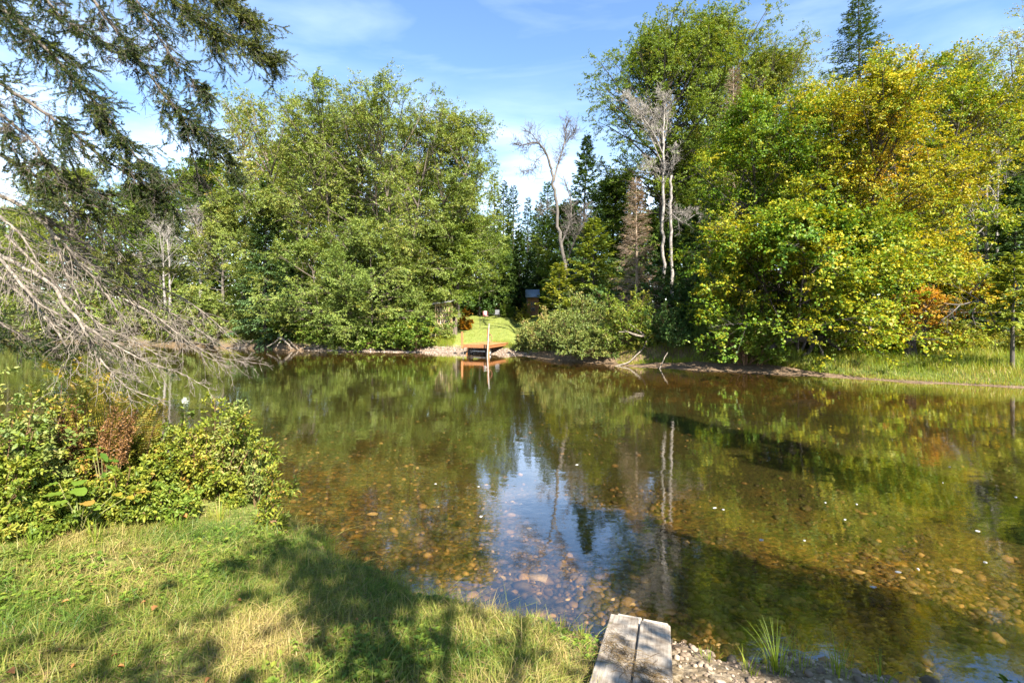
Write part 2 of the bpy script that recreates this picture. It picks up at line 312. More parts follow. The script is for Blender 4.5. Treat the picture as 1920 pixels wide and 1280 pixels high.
def voro(sc, feat='F1'):
    v = N_(t, 'ShaderNodeTexVoronoi', feature=feat); v.inputs['Scale'].default_value = sc; v.inputs['Randomness'].default_value = 1
    wv = N_(t, 'ShaderNodeVectorMath', operation='MULTIPLY_ADD'); wv.inputs[1].default_value = (.05, .05, .05); l(n2.outputs['Color'], wv.inputs[0]); l(tx.outputs['Object'], wv.inputs[2]); l(wv.outputs[0], v.inputs['Vector']); return v
va = voro(11); vb = voro(24)
sc1 = N_(t, 'ShaderNodeSeparateColor'); l(va.outputs['Color'], sc1.inputs[0])
sc2 = N_(t, 'ShaderNodeSeparateColor'); l(vb.outputs['Color'], sc2.inputs[0])
stops = [(0, (.022, .016, .006)), (.3, (.045, .031, .010)), (.55, (.072, .047, .014)), (.78, (.12, .07, .02)), (.95, (.20, .12, .04))]
ra = ramp(t, stops); l(sc1.outputs[0], ra.inputs[0]); rb = ramp(t, stops); l(sc2.outputs[0], rb.inputs[0])
ms = N_(t, 'ShaderNodeMapRange'); ms.inputs['From Min'].default_value = .42; ms.inputs['From Max'].default_value = .58; l(n1.outputs['Fac'], ms.inputs['Value'])
bedc = mixc(ms.outputs[0], ra.outputs[0], rb.outputs[0])
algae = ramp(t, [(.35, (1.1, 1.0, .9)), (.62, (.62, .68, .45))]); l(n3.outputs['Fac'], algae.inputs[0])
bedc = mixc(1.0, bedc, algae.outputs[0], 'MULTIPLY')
depth_dark = ramp(t, [(.3, (.016, .018, .006)), (.7, (.046, .043, .014))]); l(n1.outputs['Fac'], depth_dark.inputs[0])  # dark bed colour painted in for the light lost in deeper water
sa = N_(t, 'ShaderNodeAttribute', attribute_name='depth_dark'); sm_ = N_(t, 'ShaderNodeMath', operation='MULTIPLY_ADD', use_clamp=True); sm_.inputs[1].default_value = 1.2; l(sa.outputs['Fac'], sm_.inputs[0])
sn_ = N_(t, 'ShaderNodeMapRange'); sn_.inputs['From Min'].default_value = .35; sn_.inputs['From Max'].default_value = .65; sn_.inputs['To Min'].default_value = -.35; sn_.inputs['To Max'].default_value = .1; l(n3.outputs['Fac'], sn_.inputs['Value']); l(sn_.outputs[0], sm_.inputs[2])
bedc = mixc(sm_.outputs[0], bedc, depth_dark.outputs[0])
gs = ramp(t, [(0, (.12, .08, .05)), (.5, (.24, .17, .115)), (1, (.36, .28, .2))]); l(sc2.outputs[1], gs.inputs[0])
gv = ramp(t, [(0.0, (1.15, 1.15, 1.15)), (.6, (.5, .5, .5))]); l(vb.outputs['Distance'], gv.inputs[0])
grc = mixc(1.0, gs.outputs[0], fd.outputs[0], 'MULTIPLY')
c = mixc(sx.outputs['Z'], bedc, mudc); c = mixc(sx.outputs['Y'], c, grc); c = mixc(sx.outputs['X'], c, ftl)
b = N_(t, 'ShaderNodeBsdfPrincipled'); b.inputs['Roughness'].default_value = .9; b.inputs['Specular IOR Level'].default_value = .2; l(c, b.inputs['Base Color'])
bu = N_(t, 'ShaderNodeBump'); bu.inputs['Strength'].default_value = .8; bu.inputs['Distance'].default_value = .05; bu.invert = True
ma = N_(t, 'ShaderNodeMath', operation='MULTIPLY_ADD'); ma.inputs[1].default_value = -.35; l(n2.outputs['Fac'], ma.inputs[0]); l(va.outputs['Distance'], ma.inputs[2]); l(ma.outputs[0], bu.inputs['Height']); l(bu.outputs[0], b.inputs['Normal'])
o_ = N_(t, 'ShaderNodeOutputMaterial'); l(b.outputs[0], o_.inputs[0]); M['ground'] = m
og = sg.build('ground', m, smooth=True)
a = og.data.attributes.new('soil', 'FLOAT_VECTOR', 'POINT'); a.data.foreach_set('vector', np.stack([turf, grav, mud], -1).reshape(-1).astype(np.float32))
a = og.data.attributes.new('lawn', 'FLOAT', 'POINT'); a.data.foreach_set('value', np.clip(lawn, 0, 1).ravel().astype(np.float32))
dm = np.minimum(-DN, -DF); a = og.data.attributes.new('depth_dark', 'FLOAT', 'POINT'); a.data.foreach_set('value', np.clip(sstep(dm, 1.2, 7) * np.interp(GX, [-6, 2, 7], [1, 1, .93]), 0, 1).ravel().astype(np.float32))  # weight of the painted depth darkening, growing away from both shores
tag(og, 'grassy banks and stony bed of the river', kind='structure')

# water: clear, brown-tinted, lightly rippled
m, t = newmat('water'); l = t.links.new
tx = N_(t, 'ShaderNodeTexCoord'); mpw = N_(t, 'ShaderNodeMapping'); mpw.inputs['Rotation'].default_value = (0, 0, RAD(-28)); mpw.inputs['Scale'].default_value = (.8, 1.5, 1); l(tx.outputs['Object'], mpw.inputs[0])
def wn(sc, det, w):
    n = N_(t, 'ShaderNodeTexNoise'); n.inputs['Scale'].default_value = sc; n.inputs['Detail'].default_value = det; n.inputs['Distortion'].default_value = .4; l(mpw.outputs[0], n.inputs['Vector'])
    k = N_(t, 'ShaderNodeMath', operation='MULTIPLY'); k.inputs[1].default_value = w; l(n.outputs['Fac'], k.inputs[0]); return k
w1 = wn(1.1, 3, 1.0); w2 = wn(6, 3, .22); w3 = wn(20, 2, .035)
s1 = N_(t, 'ShaderNodeMath', operation='ADD'); l(w1.outputs[0], s1.inputs[0]); l(w2.outputs[0], s1.inputs[1])
s2 = N_(t, 'ShaderNodeMath', operation='ADD'); l(s1.outputs[0], s2.inputs[0]); l(w3.outputs[0], s2.inputs[1])
bu = N_(t, 'ShaderNodeBump'); bu.inputs['Strength'].default_value = 1; bu.inputs['Distance'].default_value = .0042; l(s2.outputs[0], bu.inputs['Height'])
ge = N_(t, 'ShaderNodeNewGeometry'); dt = N_(t, 'ShaderNodeVectorMath', operation='DOT_PRODUCT'); l(ge.outputs['Incoming'], dt.inputs[0]); l(bu.outputs[0], dt.inputs[1])
ab = N_(t, 'ShaderNodeMath', operation='ABSOLUTE'); l(dt.outputs['Value'], ab.inputs[0])
om = N_(t, 'ShaderNodeMath', operation='SUBTRACT', use_clamp=True); om.inputs[0].default_value = 1; l(ab.outputs[0], om.inputs[1])
pw = N_(t, 'ShaderNodeMath', operation='POWER'); pw.inputs[1].default_value = 2.7; l(om.outputs[0], pw.inputs[0])
fr = N_(t, 'ShaderNodeMath', operation='MULTIPLY_ADD'); fr.inputs[1].default_value = .95; fr.inputs[2].default_value = .082; l(pw.outputs[0], fr.inputs[0])   # Schlick, the same from both sides
tp = N_(t, 'ShaderNodeBsdfTransparent'); tp.inputs['Color'].default_value = (.93, .84, .60, 1)
gl = N_(t, 'ShaderNodeBsdfGlossy'); gl.inputs['Roughness'].default_value = .015; gl.inputs['Color'].default_value = (1, 1, 1, 1); l(bu.outputs[0], gl.inputs['Normal'])
mxs = N_(t, 'ShaderNodeMixShader'); l(fr.outputs[0], mxs.inputs[0]); l(tp.outputs[0], mxs.inputs[1]); l(gl.outputs[0], mxs.inputs[2])
o_ = N_(t, 'ShaderNodeOutputMaterial'); l(mxs.outputs[0], o_.inputs[0]); M['water'] = m
sw = Soup(); sw.add([(-380, -130, 0), (380, -130, 0), (380, 235, 0), (-380, 235, 0)], [[0, 1, 2, 3]])
tag(sw.build('water', m), 'calm clear brown river water with soft reflections', kind='structure')

# ------------------------------------------------------------------ stones on the bed and beaches (nobody could count them)
def icos(sub=1):
    bm = bmesh.new(); bmesh.ops.create_icosphere(bm, subdivisions=sub, radius=1); v = np.array([p.co[:] for p in bm.verts]); f = np.array([[q.index for q in p.verts] for p in bm.faces]); bm.free(); return v, f
IV, IF = icos(2); IV1, IF1 = icos(1)
def stones(name, P, size, r, mat, tint, v=IV, f=IF, flat=.55, label=None):
    n = len(P); s = Soup(); k = len(v)
    sc = size[:, None] * np.stack([r.uniform(.8, 1.5, n), r.uniform(.65, 1.0, n), r.uniform(.35, .75, n) * flat / .55], -1)
    a = r.uniform(0, 6.28, n); ca, sa = np.cos(a), np.sin(a)
    V = v[None] * (1 + .10 * r.normal(size=(n, k, 1))) * sc[:, None]
    V = np.stack([V[..., 0] * ca[:, None] - V[..., 1] * sa[:, None], V[..., 0] * sa[:, None] + V[..., 1] * ca[:, None], V[..., 2]], -1) + P[:, None]
    s.add(V.reshape(-1, 3), (f[None] + np.arange(n)[:, None, None] * k).reshape(-1, 3), np.repeat(tint, k))
    return tag(s.build(name, mat, smooth=True), label, kind='stuff')
def stonemat(name, stops):
    m, t = newmat(name); l = t.links.new
    a = N_(t, 'ShaderNodeAttribute', attribute_name='tint'); r = ramp(t, stops); l(a.outputs['Fac'], r.inputs[0])
    tx = N_(t, 'ShaderNodeTexCoord'); n = N_(t, 'ShaderNodeTexNoise'); n.inputs['Scale'].default_value = 30; n.inputs['Detail'].default_value = 5; l(tx.outputs['Object'], n.inputs['Vector'])
    d = ramp(t, [(.3, (.6, .6, .6)), (.7, (1.2, 1.2, 1.2))]); l(n.outputs['Fac'], d.inputs[0])
    x = N_(t, 'ShaderNodeMix', data_type='RGBA', blend_type='MULTIPLY'); x.inputs[0].default_value = 1; l(r.outputs[0], x.inputs[6]); l(d.outputs[0], x.inputs[7])
    b = N_(t, 'ShaderNodeBsdfPrincipled'); b.inputs['Roughness'].default_value = .75; l(x.outputs[2], b.inputs['Base Color']); o = N_(t, 'ShaderNodeOutputMaterial'); l(b.outputs[0], o.inputs[0]); return m
M['bedstone'] = stonemat('river_stone', [(0, (.022, .016, .006)), (.45, (.055, .035, .012)), (.8, (.12, .068, .021)), (.96, (.22, .13, .05)), (1, (.34, .25, .14))])
M['drystone'] = stonemat('beach_stone', [(0, (.10, .07, .048)), (.6, (.24, .175, .125)), (1, (.42, .34, .27))])
M['soilstone'] = stonemat('soil_stone', [(0, (.10, .07, .04)), (.7, (.24, .17, .11)), (1, (.40, .31, .22))])
r = np.random.default_rng(11)
n = 26000; y = 3.6 + 13 * r.random(n) ** 1.7; x = r.uniform(-.62, 1.1, n) * y + r.normal(size=n) * .3
dn, df = dists(x, y); k = (dn < .02) & (df < 0) & (vnoise(x * .8, y * .8, 21) * .35 + r.random(n) > .32 + .38 * sstep(-dn, 1.0, 6) + .3 * sstep(x, 1.8, 3.5) * sstep(-dn, .8, 3)); x, y = x[k], y[k]
sz = np.clip(r.lognormal(-3.45, .42, len(x)), .012, .095)
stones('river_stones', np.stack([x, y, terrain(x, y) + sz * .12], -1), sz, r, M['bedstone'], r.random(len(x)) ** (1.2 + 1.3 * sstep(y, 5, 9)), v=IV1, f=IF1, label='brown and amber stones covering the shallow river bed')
n = 9000; x = r.uniform(-17, 1.2, n); y = yfar(x) + r.uniform(-1.2, 2.6, n); sz = np.clip(r.lognormal(-3.2, .4, n), .02, .11)
k = r.random(n) < np.interp(x, [-17, -13, -2, 1.2], [0, 1, .8, .3]); x, y, sz = x[k], y[k], sz[k]
stones('beach_gravel', np.stack([x, y, terrain(x, y)], -1), sz, r, M['drystone'], r.random(len(x)), v=IV1, f=IF1, label='pale gravel beach beside the wheeled dock')
n = 900; x = r.uniform(1.25, 3.4, n); y = ynear(x) - r.uniform(-.3, .9, n); sz = np.clip(r.lognormal(-4.35, .5, n), .004, .034)
stones('bank_gravel', np.stack([x, y, terrain(x, y) + sz * .1], -1), sz, r, M['soilstone'], r.random(n), label='small stones on the bare bank right of the planks')

# ------------------------------------------------------------------ grass (stuff)
def blades(name, x, y, L, Wd, r, mat, tint, lean=.6, label=None, K=3, zoff=0):
    n = len(x); P0 = np.stack([x, y, terrain(x, y) - .005 + zoff], -1); a = r.uniform(0, 6.28, n)
    d = np.stack([np.cos(a), np.sin(a), np.zeros(n)], -1); ln = np.abs(r.normal(size=n)) * lean
    s_ = np.linspace(0, 1, K)[None, :, None]
    P = P0[:, None] + UP * L[:, None, None] * s_ * (1 - .28 * ln[:, None, None] * s_) + d[:, None] * (L * ln)[:, None, None] * s_ ** 1.6
    wd = Wd[:, None] * np.linspace(1, 0, K)[None] ** .8 + .0006
    s = Soup(); s.strips(P, wd, np.stack([-np.sin(a), np.cos(a), np.zeros(n)], -1) * .8 + .6 * rdir(r, n), tint=tint)
    return tag(s.build(name, mat), label, kind='stuff')
r = np.random.default_rng(21)
n = 210000; y = 1.75 + 5 * r.random(n) ** 1.15; x = r.uniform(-1.22, .35, n) * y + r.normal(size=n) * .15
dn, df = dists(x, y); patch = vnoise(x * 1.3, y * 1.3, 31) + .6 * vnoise(x * 3.6, y * 3.6, 32); bare = vnoise(x * 2.1, y * 2.1, 33)
k = (dn > .02) & (x < .75) & (r.random(n) < np.clip(.9 - .7 * sstep(bare, .2, .7), .1, 1)) & (r.random(n) < np.interp(x, [.2, .75], [1, .25])); x, y, patch, dn = x[k], y[k], patch[k], dn[k]
tn = np.clip(.54 + .42 * patch + .2 * r.normal(size=len(x)), 0, 1)
L = r.uniform(.035, .085, len(x)) * (1 + .9 * (r.random(len(x)) > .8)) * (1 + .5 * (dn < .25))
blades('lawn_grass', x, y, L, r.uniform(.0035, .0065, len(x)), r, M['grass'], tn, lean=1.25, label='mown grass of the near bank, part dry and yellowed')
n = 5200; y = 1.9 + 4 * r.random(n); x = r.uniform(-1.2, .2, n) * y; dn, df = dists(x, y); k = (dn > .1) & (vnoise(x * 1.1, y * 1.1, 35) > .05); x, y = x[k], y[k]
s = Soup(); q = len(x)
for j in range(3):
    a = r.uniform(0, 6.28, q); d = np.stack([np.cos(a), np.sin(a), .35 * np.ones(q)], -1)
    s.leaves(np.stack([x, y, terrain(x, y) + r.uniform(.02, .05, q)], -1), d, UP + .3 * rdir(r, q), r.uniform(.016, .05, q), r.uniform(.014, .034, q), r.uniform(.15, .9, q), hexa=True)
tag(s.build('clover', M['lf_green']), 'low broad-leaved weeds and clover in the near lawn', kind='stuff')
n = 20000; y = 1.8 + 4 * r.random(n); x = r.uniform(-1.22, .5, n) * y; dn, df = dists(x, y); k = (dn > .05) & (x < 1.0); x, y = x[k], y[k]; q = len(x)
a = r.uniform(0, 6.28, q); d = np.stack([np.cos(a), np.sin(a), .15 * r.normal(size=q)], -1); s = Soup(); P0 = np.stack([x, y, terrain(x, y) + r.uniform(.005, .035, q)], -1)
ss = np.linspace(0, 1, 3)[None, :, None]; s.strips(P0[:, None] + d[:, None] * r.uniform(.04, .12, q)[:, None, None] * ss, np.full((q, 3), .003), np.cross(d, UP), tint=r.random(q))
tag(s.build('grass_clippings', M['straw']), 'dry straw-coloured clippings lying in the near lawn', kind='stuff')
# far bank grass: low lush band on the right, rank grass along the rest, short lawn
x = np.concatenate([r.uniform(13.2, 30, 34000), r.uniform(6.0, 14.5, 13000), r.uniform(-15, -4.6, 9000), r.uniform(-50, -15, 12000), r.uniform(-1.5, 4, 2500)]); n = len(x)
d0 = np.interp(x, [-50, -15, -9, -4, 1, 4, 6.5, 8, 13, 15.5], [.2, .4, 1.6, 2.0, 1.6, .4, .5, 1.3, 1.9, .45])
wd = np.interp(x, [-50, -15, -4.6, 4, 6.5, 14, 16], [1.5, 2.5, 2.5, 1.5, 1.4, 3, 7])
y = yfar(x) + (d0 + wd * r.random(n) ** 1.3) * np.interp(x, [0, 3, 18], [1, 1.5, 1.15]); dn, df = dists(x, y); k = df > .3; x, y, df = x[k], y[k], df[k]; n = len(x)
L = r.uniform(.16, .5, n) * np.interp(x, [-50, -4, 4, 13, 16], [1.3, 1.0, .7, .75, .85]) * (.5 + .8 * sstep(df, .4, 2.5))
blades('bank_grass', x, y, L, r.uniform(.012, .024, n), r, M['tallgrass'], np.clip(.58 + .25 * vnoise(x * .9, y * .9, 41) + .2 * r.normal(size=n), 0, 1), lean=.45, label='rank yellow-green grass along the far bank')
n = 16000; y = r.uniform(36, 62, n); x = r.uniform(-9.5, 5.0, n); k = (dists(x, y)[1] > 1.6); x, y = x[k], y[k]; n = len(x)
blades('far_lawn', x, y, r.uniform(.05, .12, n), r.uniform(.015, .03, n), r, M['tallgrass'], np.clip(.6 + .2 * r.normal(size=n), 0, 1), lean=.6, label='mown sunlit lawn rising behind the wheeled dock')
# ------------------------------------------------------------------ plant builders
def curve(P, D, L, G, K, wob=0.0, r=None):
    s_ = np.linspace(0, 1, K)[None, :, None]
    Q = P[:, None] + D[:, None] * L[:, None, None] * s_ + G[:, None] * L[:, None, None] * s_ ** 2
    if wob:
        w = r.normal(size=Q.shape) * wob * L[:, None, None] * s_; w = np.cumsum(w, 1) / K * 2; Q = Q + w
    return Q
def oncurve(P, D, L, G, s_): return P + D * (L * s_)[:, None] + G * (L * s_ * s_)[:, None], nrm(D + 2 * G * s_[:, None])
def side_dirs(T, r, a, b, c, fz=None):
    n = len(T); q = rdir(r, n)
    if fz is not None: q = q * np.stack([np.ones(n), np.ones(n), fz], -1)
    q = nrm(q - T * (q * T).sum(-1, keepdims=True)); return nrm(T * a + q * b + UP * c)
def decid(seed, H, R, prof, h0=.12, stems=1, spread=.25, n1=72, n2=11, n3=8, nl=15, ll=.118, lw=.084, e0=2, e1=66, droop=.18, r0=None, twigs=True, tint0=.5, tvar=.16, focus=None, lean=(0, 0), flatleaf=.9, bare=False, az=None, hexa=False, planar=.8):
    if nl: n1, n2 = int(n1 * .8), int(n2 * 1.35)
    r = np.random.default_rng(seed); wood, lf = Soup(), Soup(); H = .945 * H - .26 * R
    pt = np.array([p[0] for p in prof]); pv = np.array([p[1] for p in prof])
    r0 = r0 or (.012 * H + .04) / math.sqrt(stems)
    # stems
    a = np.arange(stems) * 6.283 / max(stems, 1) + r.uniform(0, 6); off = (spread * R * r.uniform(.6, 1.2, stems)) if stems > 1 else np.zeros(1)
    hs = H * (r.uniform(.8, 1.0, stems) if stems > 1 else np.ones(1)); hs[0] = H
    tip = np.stack([np.cos(a) * off + lean[0], np.sin(a) * off + lean[1], hs], -1)
    L = np.linalg.norm(tip, axis=1); D = tip / L[:, None]; B = r.normal(size=(stems, 3)) * [.05, .05, 0]
    P0 = np.stack([np.cos(a), np.sin(a), np.zeros(stems)], -1) * (r0 * .9 if stems > 1 else 0) - UP * .15
    G = B; D = nrm(D - B)
    wood.tubes(curve(P0, D, L * .93, G, 12, .012, r), r0 * (1 - .88 * np.linspace(0, 1, 12) ** .9)[None] + .012 + r0 * .5 * np.exp(-np.linspace(0, 1, 12) * 26)[None], 8)
    # limbs
    si = r.integers(0, stems, n1); t = h0 + (.985 - h0) * ((np.arange(n1) + r.random(n1)) / n1) ** .74
    P, T = oncurve(P0[si], D[si], L[si], G[si], t)
    an = np.arange(n1) * 2.39996 + r.normal(size=n1) * .35 if az is None else r.normal(size=n1) * az[1] + az[0]
    if stems > 1: an = np.where(r.random(n1) < .55, a[si] + r.normal(size=n1) * .9, an)
    el = np.radians(lerp(e0, e1, t ** 1.3) + r.normal(size=n1) * 9)
    D1 = np.stack([np.cos(an) * np.cos(el), np.sin(an) * np.cos(el), np.sin(el)], -1)
    hl = R * np.interp(P[:, 2] / H, pt, pv); L1 = np.maximum(.4, hl * r.uniform(.68, 1.12, n1)) / np.maximum(np.cos(el), .68)
    L1 = np.minimum(L1, np.maximum(.5, (H * 1.02 - P[:, 2]) / np.maximum(np.sin(el), .12)))
    G1 = np.stack([r.normal(size=n1) * .06, r.normal(size=n1) * .06, lerp(-droop, .12, t)], -1)
    wood.tubes(curve(P, D1, L1, G1, 6, .03, r), (np.minimum(.014 * L1 + .008, r0 * .6))[:, None] * (1 - .8 * np.linspace(0, 1, 6)), 5)
    # branches
    k = n1 * n2; pi = np.repeat(np.arange(n1), n2); s_ = .22 + .8 * np.tile((np.arange(n2) + .5) / n2, n1) + r.normal(size=k) * .04
    P2, T2 = oncurve(P[pi], D1[pi], L1[pi], G1[pi], np.clip(s_, .1, 1)); fz = 1 - planar * np.clip(1.15 - t, 0, 1) if nl else np.ones(n1); D2 = side_dirs(T2, r, .75, .85, .10, fz[pi])
    L2 = (.20 + .30 * (1 - s_)) * L1[pi] * r.uniform(.6, 1.25, k) + .28
    G2 = np.stack([r.normal(size=k) * .08, r.normal(size=k) * .08, -.1 + .1 * r.normal(size=k)], -1)
    if twigs: wood.tubes(curve(P2, D2, L2, G2, 4, .04, r), (.006 * L2 + .005)[:, None] * (1 - .75 * np.linspace(0, 1, 4)), 3)
    # twigs and leaves
    k3 = k * n3; qi = np.repeat(np.arange(k), n3); s3 = r.uniform(.12, 1.02, k3)
    P3, T3 = oncurve(P2[qi], D2[qi], L2[qi], G2[qi], s3); D3 = side_dirs(T3, r, .7, .85, .10, fz[pi][qi]); L3 = r.uniform(.25, .68, k3) * np.clip(R / 3.5, .35, 1.1)
    G3 = np.stack([np.zeros(k3), np.zeros(k3), -.12 * np.ones(k3)], -1)
    if bare: wood.tubes(curve(P3, D3, L3 * (1.5), G3, 3, .05, r), (.007 * np.linspace(1, .35, 3))[None].repeat(k3, 0), 3)
    if nl:
        k4 = k3 * nl; ti = np.repeat(np.arange(k3), nl); s4 = r.uniform(.1, 1.1, k4); P4, T4 = oncurve(P3[ti], D3[ti], L3[ti], G3[ti], s4)
        D4 = nrm(T4 * .45 + rdir(r, k4) * [.8, .8, .6] + UP * -.25); Nn = nrm(UP * flatleaf + (.55 * rdir(r, k) + .35 * D2 * [1, 1, .2])[qi][ti] + rdir(r, k4) * .5)
        tn = tint0 + tvar * (r.normal(size=n1) * .55)[pi][qi][ti] + tvar * (r.normal(size=k) * .5)[qi][ti] + tvar * .8 * r.normal(size=k4)
        if focus is not None:
            for c_, rad, amt in focus: tn = tn + amt * np.exp(-(((P4 - np.array(c_)) / rad) ** 2).sum(-1))
        lf.leaves(P4 + r.normal(size=(k4, 3)) * [.05, .05, .025], D4, Nn, ll * r.uniform(.65, 1.25, k4), lw * r.uniform(.7, 1.2, k4), np.clip(tn, 0, 1), hexa=hexa)
    return wood, lf
def conifer(seed, H, R, h0=.05, n1=90, n2=16, n3=0, dl=.30, dw=.07, e0=-12, e1=34, up=.22, power=.85, dens=1.0, tint0=.45, tvar=.14, dead=False, r0=None, minr=.12):
    r = np.random.default_rng(seed); wood, lf = Soup(), Soup(); r0 = r0 or .010 * H + .03
    K = 12; P0 = np.zeros((1, 3)) - UP * .15; D = np.array([[0, 0, 1.0]]); L = np.array([H]); G = r.normal(size=(1, 3)) * [.012, .012, 0]
    wood.tubes(curve(P0, D, L, G, K, .004, r), (r0 * (1 - .95 * np.linspace(0, 1, K)) + .008)[None], 8)
    t = h0 + (.985 - h0) * ((np.arange(n1) + r.random(n1) * .8) / n1) ** .9
    P, T = oncurve(P0.repeat(n1, 0), D.repeat(n1, 0), L.repeat(n1), G.repeat(n1, 0), t); an = np.arange(n1) * 2.39996 + r.normal(size=n1) * .3
    el = np.radians(lerp(e0, e1, t) + r.normal(size=n1) * 6); D1 = np.stack([np.cos(an) * np.cos(el), np.sin(an) * np.cos(el), np.sin(el)], -1)
    L1 = (R * (1 - t) ** power * r.uniform(.72, 1.12, n1) * np.interp(t, [0, .12, .25], [.7, .95, 1]) + minr)
    G1 = np.stack([np.zeros(n1), np.zeros(n1), np.full(n1, up) - .25 * (1 - t)], -1)
    wood.tubes(curve(P, D1, L1, G1, 5, .02, r), (.010 * L1 + .006)[:, None] * (1 - .8 * np.linspace(0, 1, 5)), 4)
    k = n1 * n2; pi = np.repeat(np.arange(n1), n2); s_ = np.clip(.12 + .9 * np.tile((np.arange(n2) + .5) / n2, n1) + r.normal(size=k) * .03, .05, 1.0)
    P2, T2 = oncurve(P[pi], D1[pi], L1[pi], G1[pi], s_); sd = nrm(np.cross(T2, UP)) * np.where(r.random(k) < .5, 1, -1)[:, None]
    D2 = nrm(T2 * .75 + sd * r.uniform(.5, 1.0, k)[:, None] + UP * r.normal(size=k)[:, None] * .18 - UP * .12); L2 = (.10 + .34 * (1 - s_)) * L1[pi] * r.uniform(.7, 1.2, k) + .12
    G2 = np.stack([np.zeros(k), np.zeros(k), r.normal(size=k) * .05 - (.15 if not dead else .25)], -1)
    if dead: wood.tubes(curve(P2, D2, L2, G2, 4, .05, r), (.004 * L2 + .0045)[:, None] * (1 - .6 * np.linspace(0, 1, 4)), 3)
    m_ = np.maximum(1, (dens * L2 / (dl * (.30 if dead else .19))).astype(int)); qi = np.repeat(np.arange(k), m_); k3 = len(qi)
    s3 = r.random(k3); P3, T3 = oncurve(P2[qi], D2[qi], L2[qi], G2[qi], s3); sg_ = nrm(np.cross(T3, UP)) * np.where(r.random(k3) < .5, 1, -1)[:, None]
    D3 = nrm(T3 * .9 + sg_ * r.uniform(.2, .9, k3)[:, None] + rdir(r, k3) * .28)
    if dead: wood.tubes(curve(P3, D3, r.uniform(.12, .35, k3), np.zeros((k3, 3)), 2), np.full((k3, 2), .0042), 3)
    tn = np.clip(tint0 + tvar * (r.normal(size=n1) * .5)[pi][qi] + tvar * r.normal(size=k3) + .25 * (s3 * s_[qi] - .4), 0, 1)
    if not dead or dens > .8:
        kk = slice(None) if not dead else slice(None, None, 4)
        lf.leaves(P3[kk], D3[kk], nrm(UP + .5 * rdir(r, len(P3[kk]))), (dl * r.uniform(.6, 1.2, k3))[kk], (dw * (1 if dead else 1.35) * r.uniform(.7, 1.3, k3))[kk], tn[kk], fold=.2)
    return wood, lf
def bush(seed, H, R, ns=26, n2=9, n3=4, nl=7, ll=.07, lw=.045, tint0=.5, tvar=.16, arch=.35, hexa=False, lowfill=0.0, squash=1.0, focus=None, stemr=.012, emin=18):
    r = np.random.default_rng(seed); wood, lf = Soup(), Soup()
    an = np.arange(ns) * 2.39996 + r.normal(size=ns) * .3; el = np.radians(emin + (88 - emin) * r.random(ns) ** .8)
    D = np.stack([np.cos(an) * np.cos(el), np.sin(an) * np.cos(el) * squash, np.sin(el)], -1); D = nrm(D)
    L = 1 / np.sqrt((np.cos(el) / R) ** 2 + (np.sin(el) / H) ** 2) * r.uniform(.55, 1.18, ns); G = np.stack([np.zeros(ns), np.zeros(ns), -arch * np.cos(el) * r.uniform(.2, 1.2, ns)], -1)
    D = nrm(D - G * .6); P = np.stack([np.cos(an), np.sin(an) * squash, np.zeros(ns)], -1) * (R * .22 * r.random(ns))[:, None]
    wood.tubes(curve(P, D, L, G, 6, .03, r), stemr * (1 - .75 * np.linspace(0, 1, 6))[None], 5)
    k = ns * n2; pi = np.repeat(np.arange(ns), n2); s_ = r.uniform(.18 - .1 * lowfill, 1.0, k); P2, T2 = oncurve(P[pi], D[pi], L[pi], G[pi], s_); D2 = side_dirs(T2, r, .6, .85, .22)
    L2 = (.14 + .26 * (1 - s_)) * L[pi] * r.uniform(.6, 1.3, k); G2 = r.normal(size=(k, 3)) * .1 - UP * .1
    wood.tubes(curve(P2, D2, L2, G2, 4, .03, r), stemr * .4 * (1 - .6 * np.linspace(0, 1, 4))[None], 3)
    k3 = k * n3; qi = np.repeat(np.arange(k), n3); P3, T3 = oncurve(P2[qi], D2[qi], L2[qi], G2[qi], r.uniform(.15, 1, k3)); D3 = side_dirs(T3, r, .6, .9, .2); L3 = L2[qi] * r.uniform(.2, .5, k3)
    ti = np.repeat(np.arange(k3), nl); k4 = len(ti); s4 = r.uniform(0, 1.1, k4); P4, T4 = oncurve(P3[ti], D3[ti], L3[ti], np.zeros((k3, 3))[ti], s4)
    D4 = nrm(T4 * .5 + rdir(r, k4) * .8); Nn = nrm(UP * .9 + rdir(r, k4) * .8); tn = tint0 + tvar * (r.normal(size=ns) * .6)[pi][qi][ti] + tvar * .6 * (r.normal(size=k))[qi][ti] + tvar * .7 * r.normal(size=k4)
    if focus is not None:
        for c_, rad, amt in focus: tn = tn + amt * np.exp(-(((P4 - np.array(c_)) / rad) ** 2).sum(-1))
    ok = P4[:, 2] > -.05
    lf.leaves(P4[ok], D4[ok], Nn[ok], (ll * r.uniform(.6, 1.25, k4))[ok], (lw * r.uniform(.7, 1.2, k4))[ok], np.clip(tn, 0, 1)[ok], hexa=hexa)
    return wood, lf
def plant(name, base, label, cat, wood, lf, bark, leaf, group=None, parts=('trunk', 'crown'), rz=0.0):
    e = empty(name, base, label, cat, group, rz)
    if wood and wood.n: wood.build(parts[0], M[bark], e, smooth=True)
    if lf and lf.n: lf.build(parts[1], M[leaf], e)
    return e
def base_at(px, Y): x = (px - 960) / FPX * Y; return (x, Y, gz(x, Y))
def height(px, Y, top): b = base_at(px, Y); return b, EYE - (top - HORIZ) / FPX * Y - b[2]

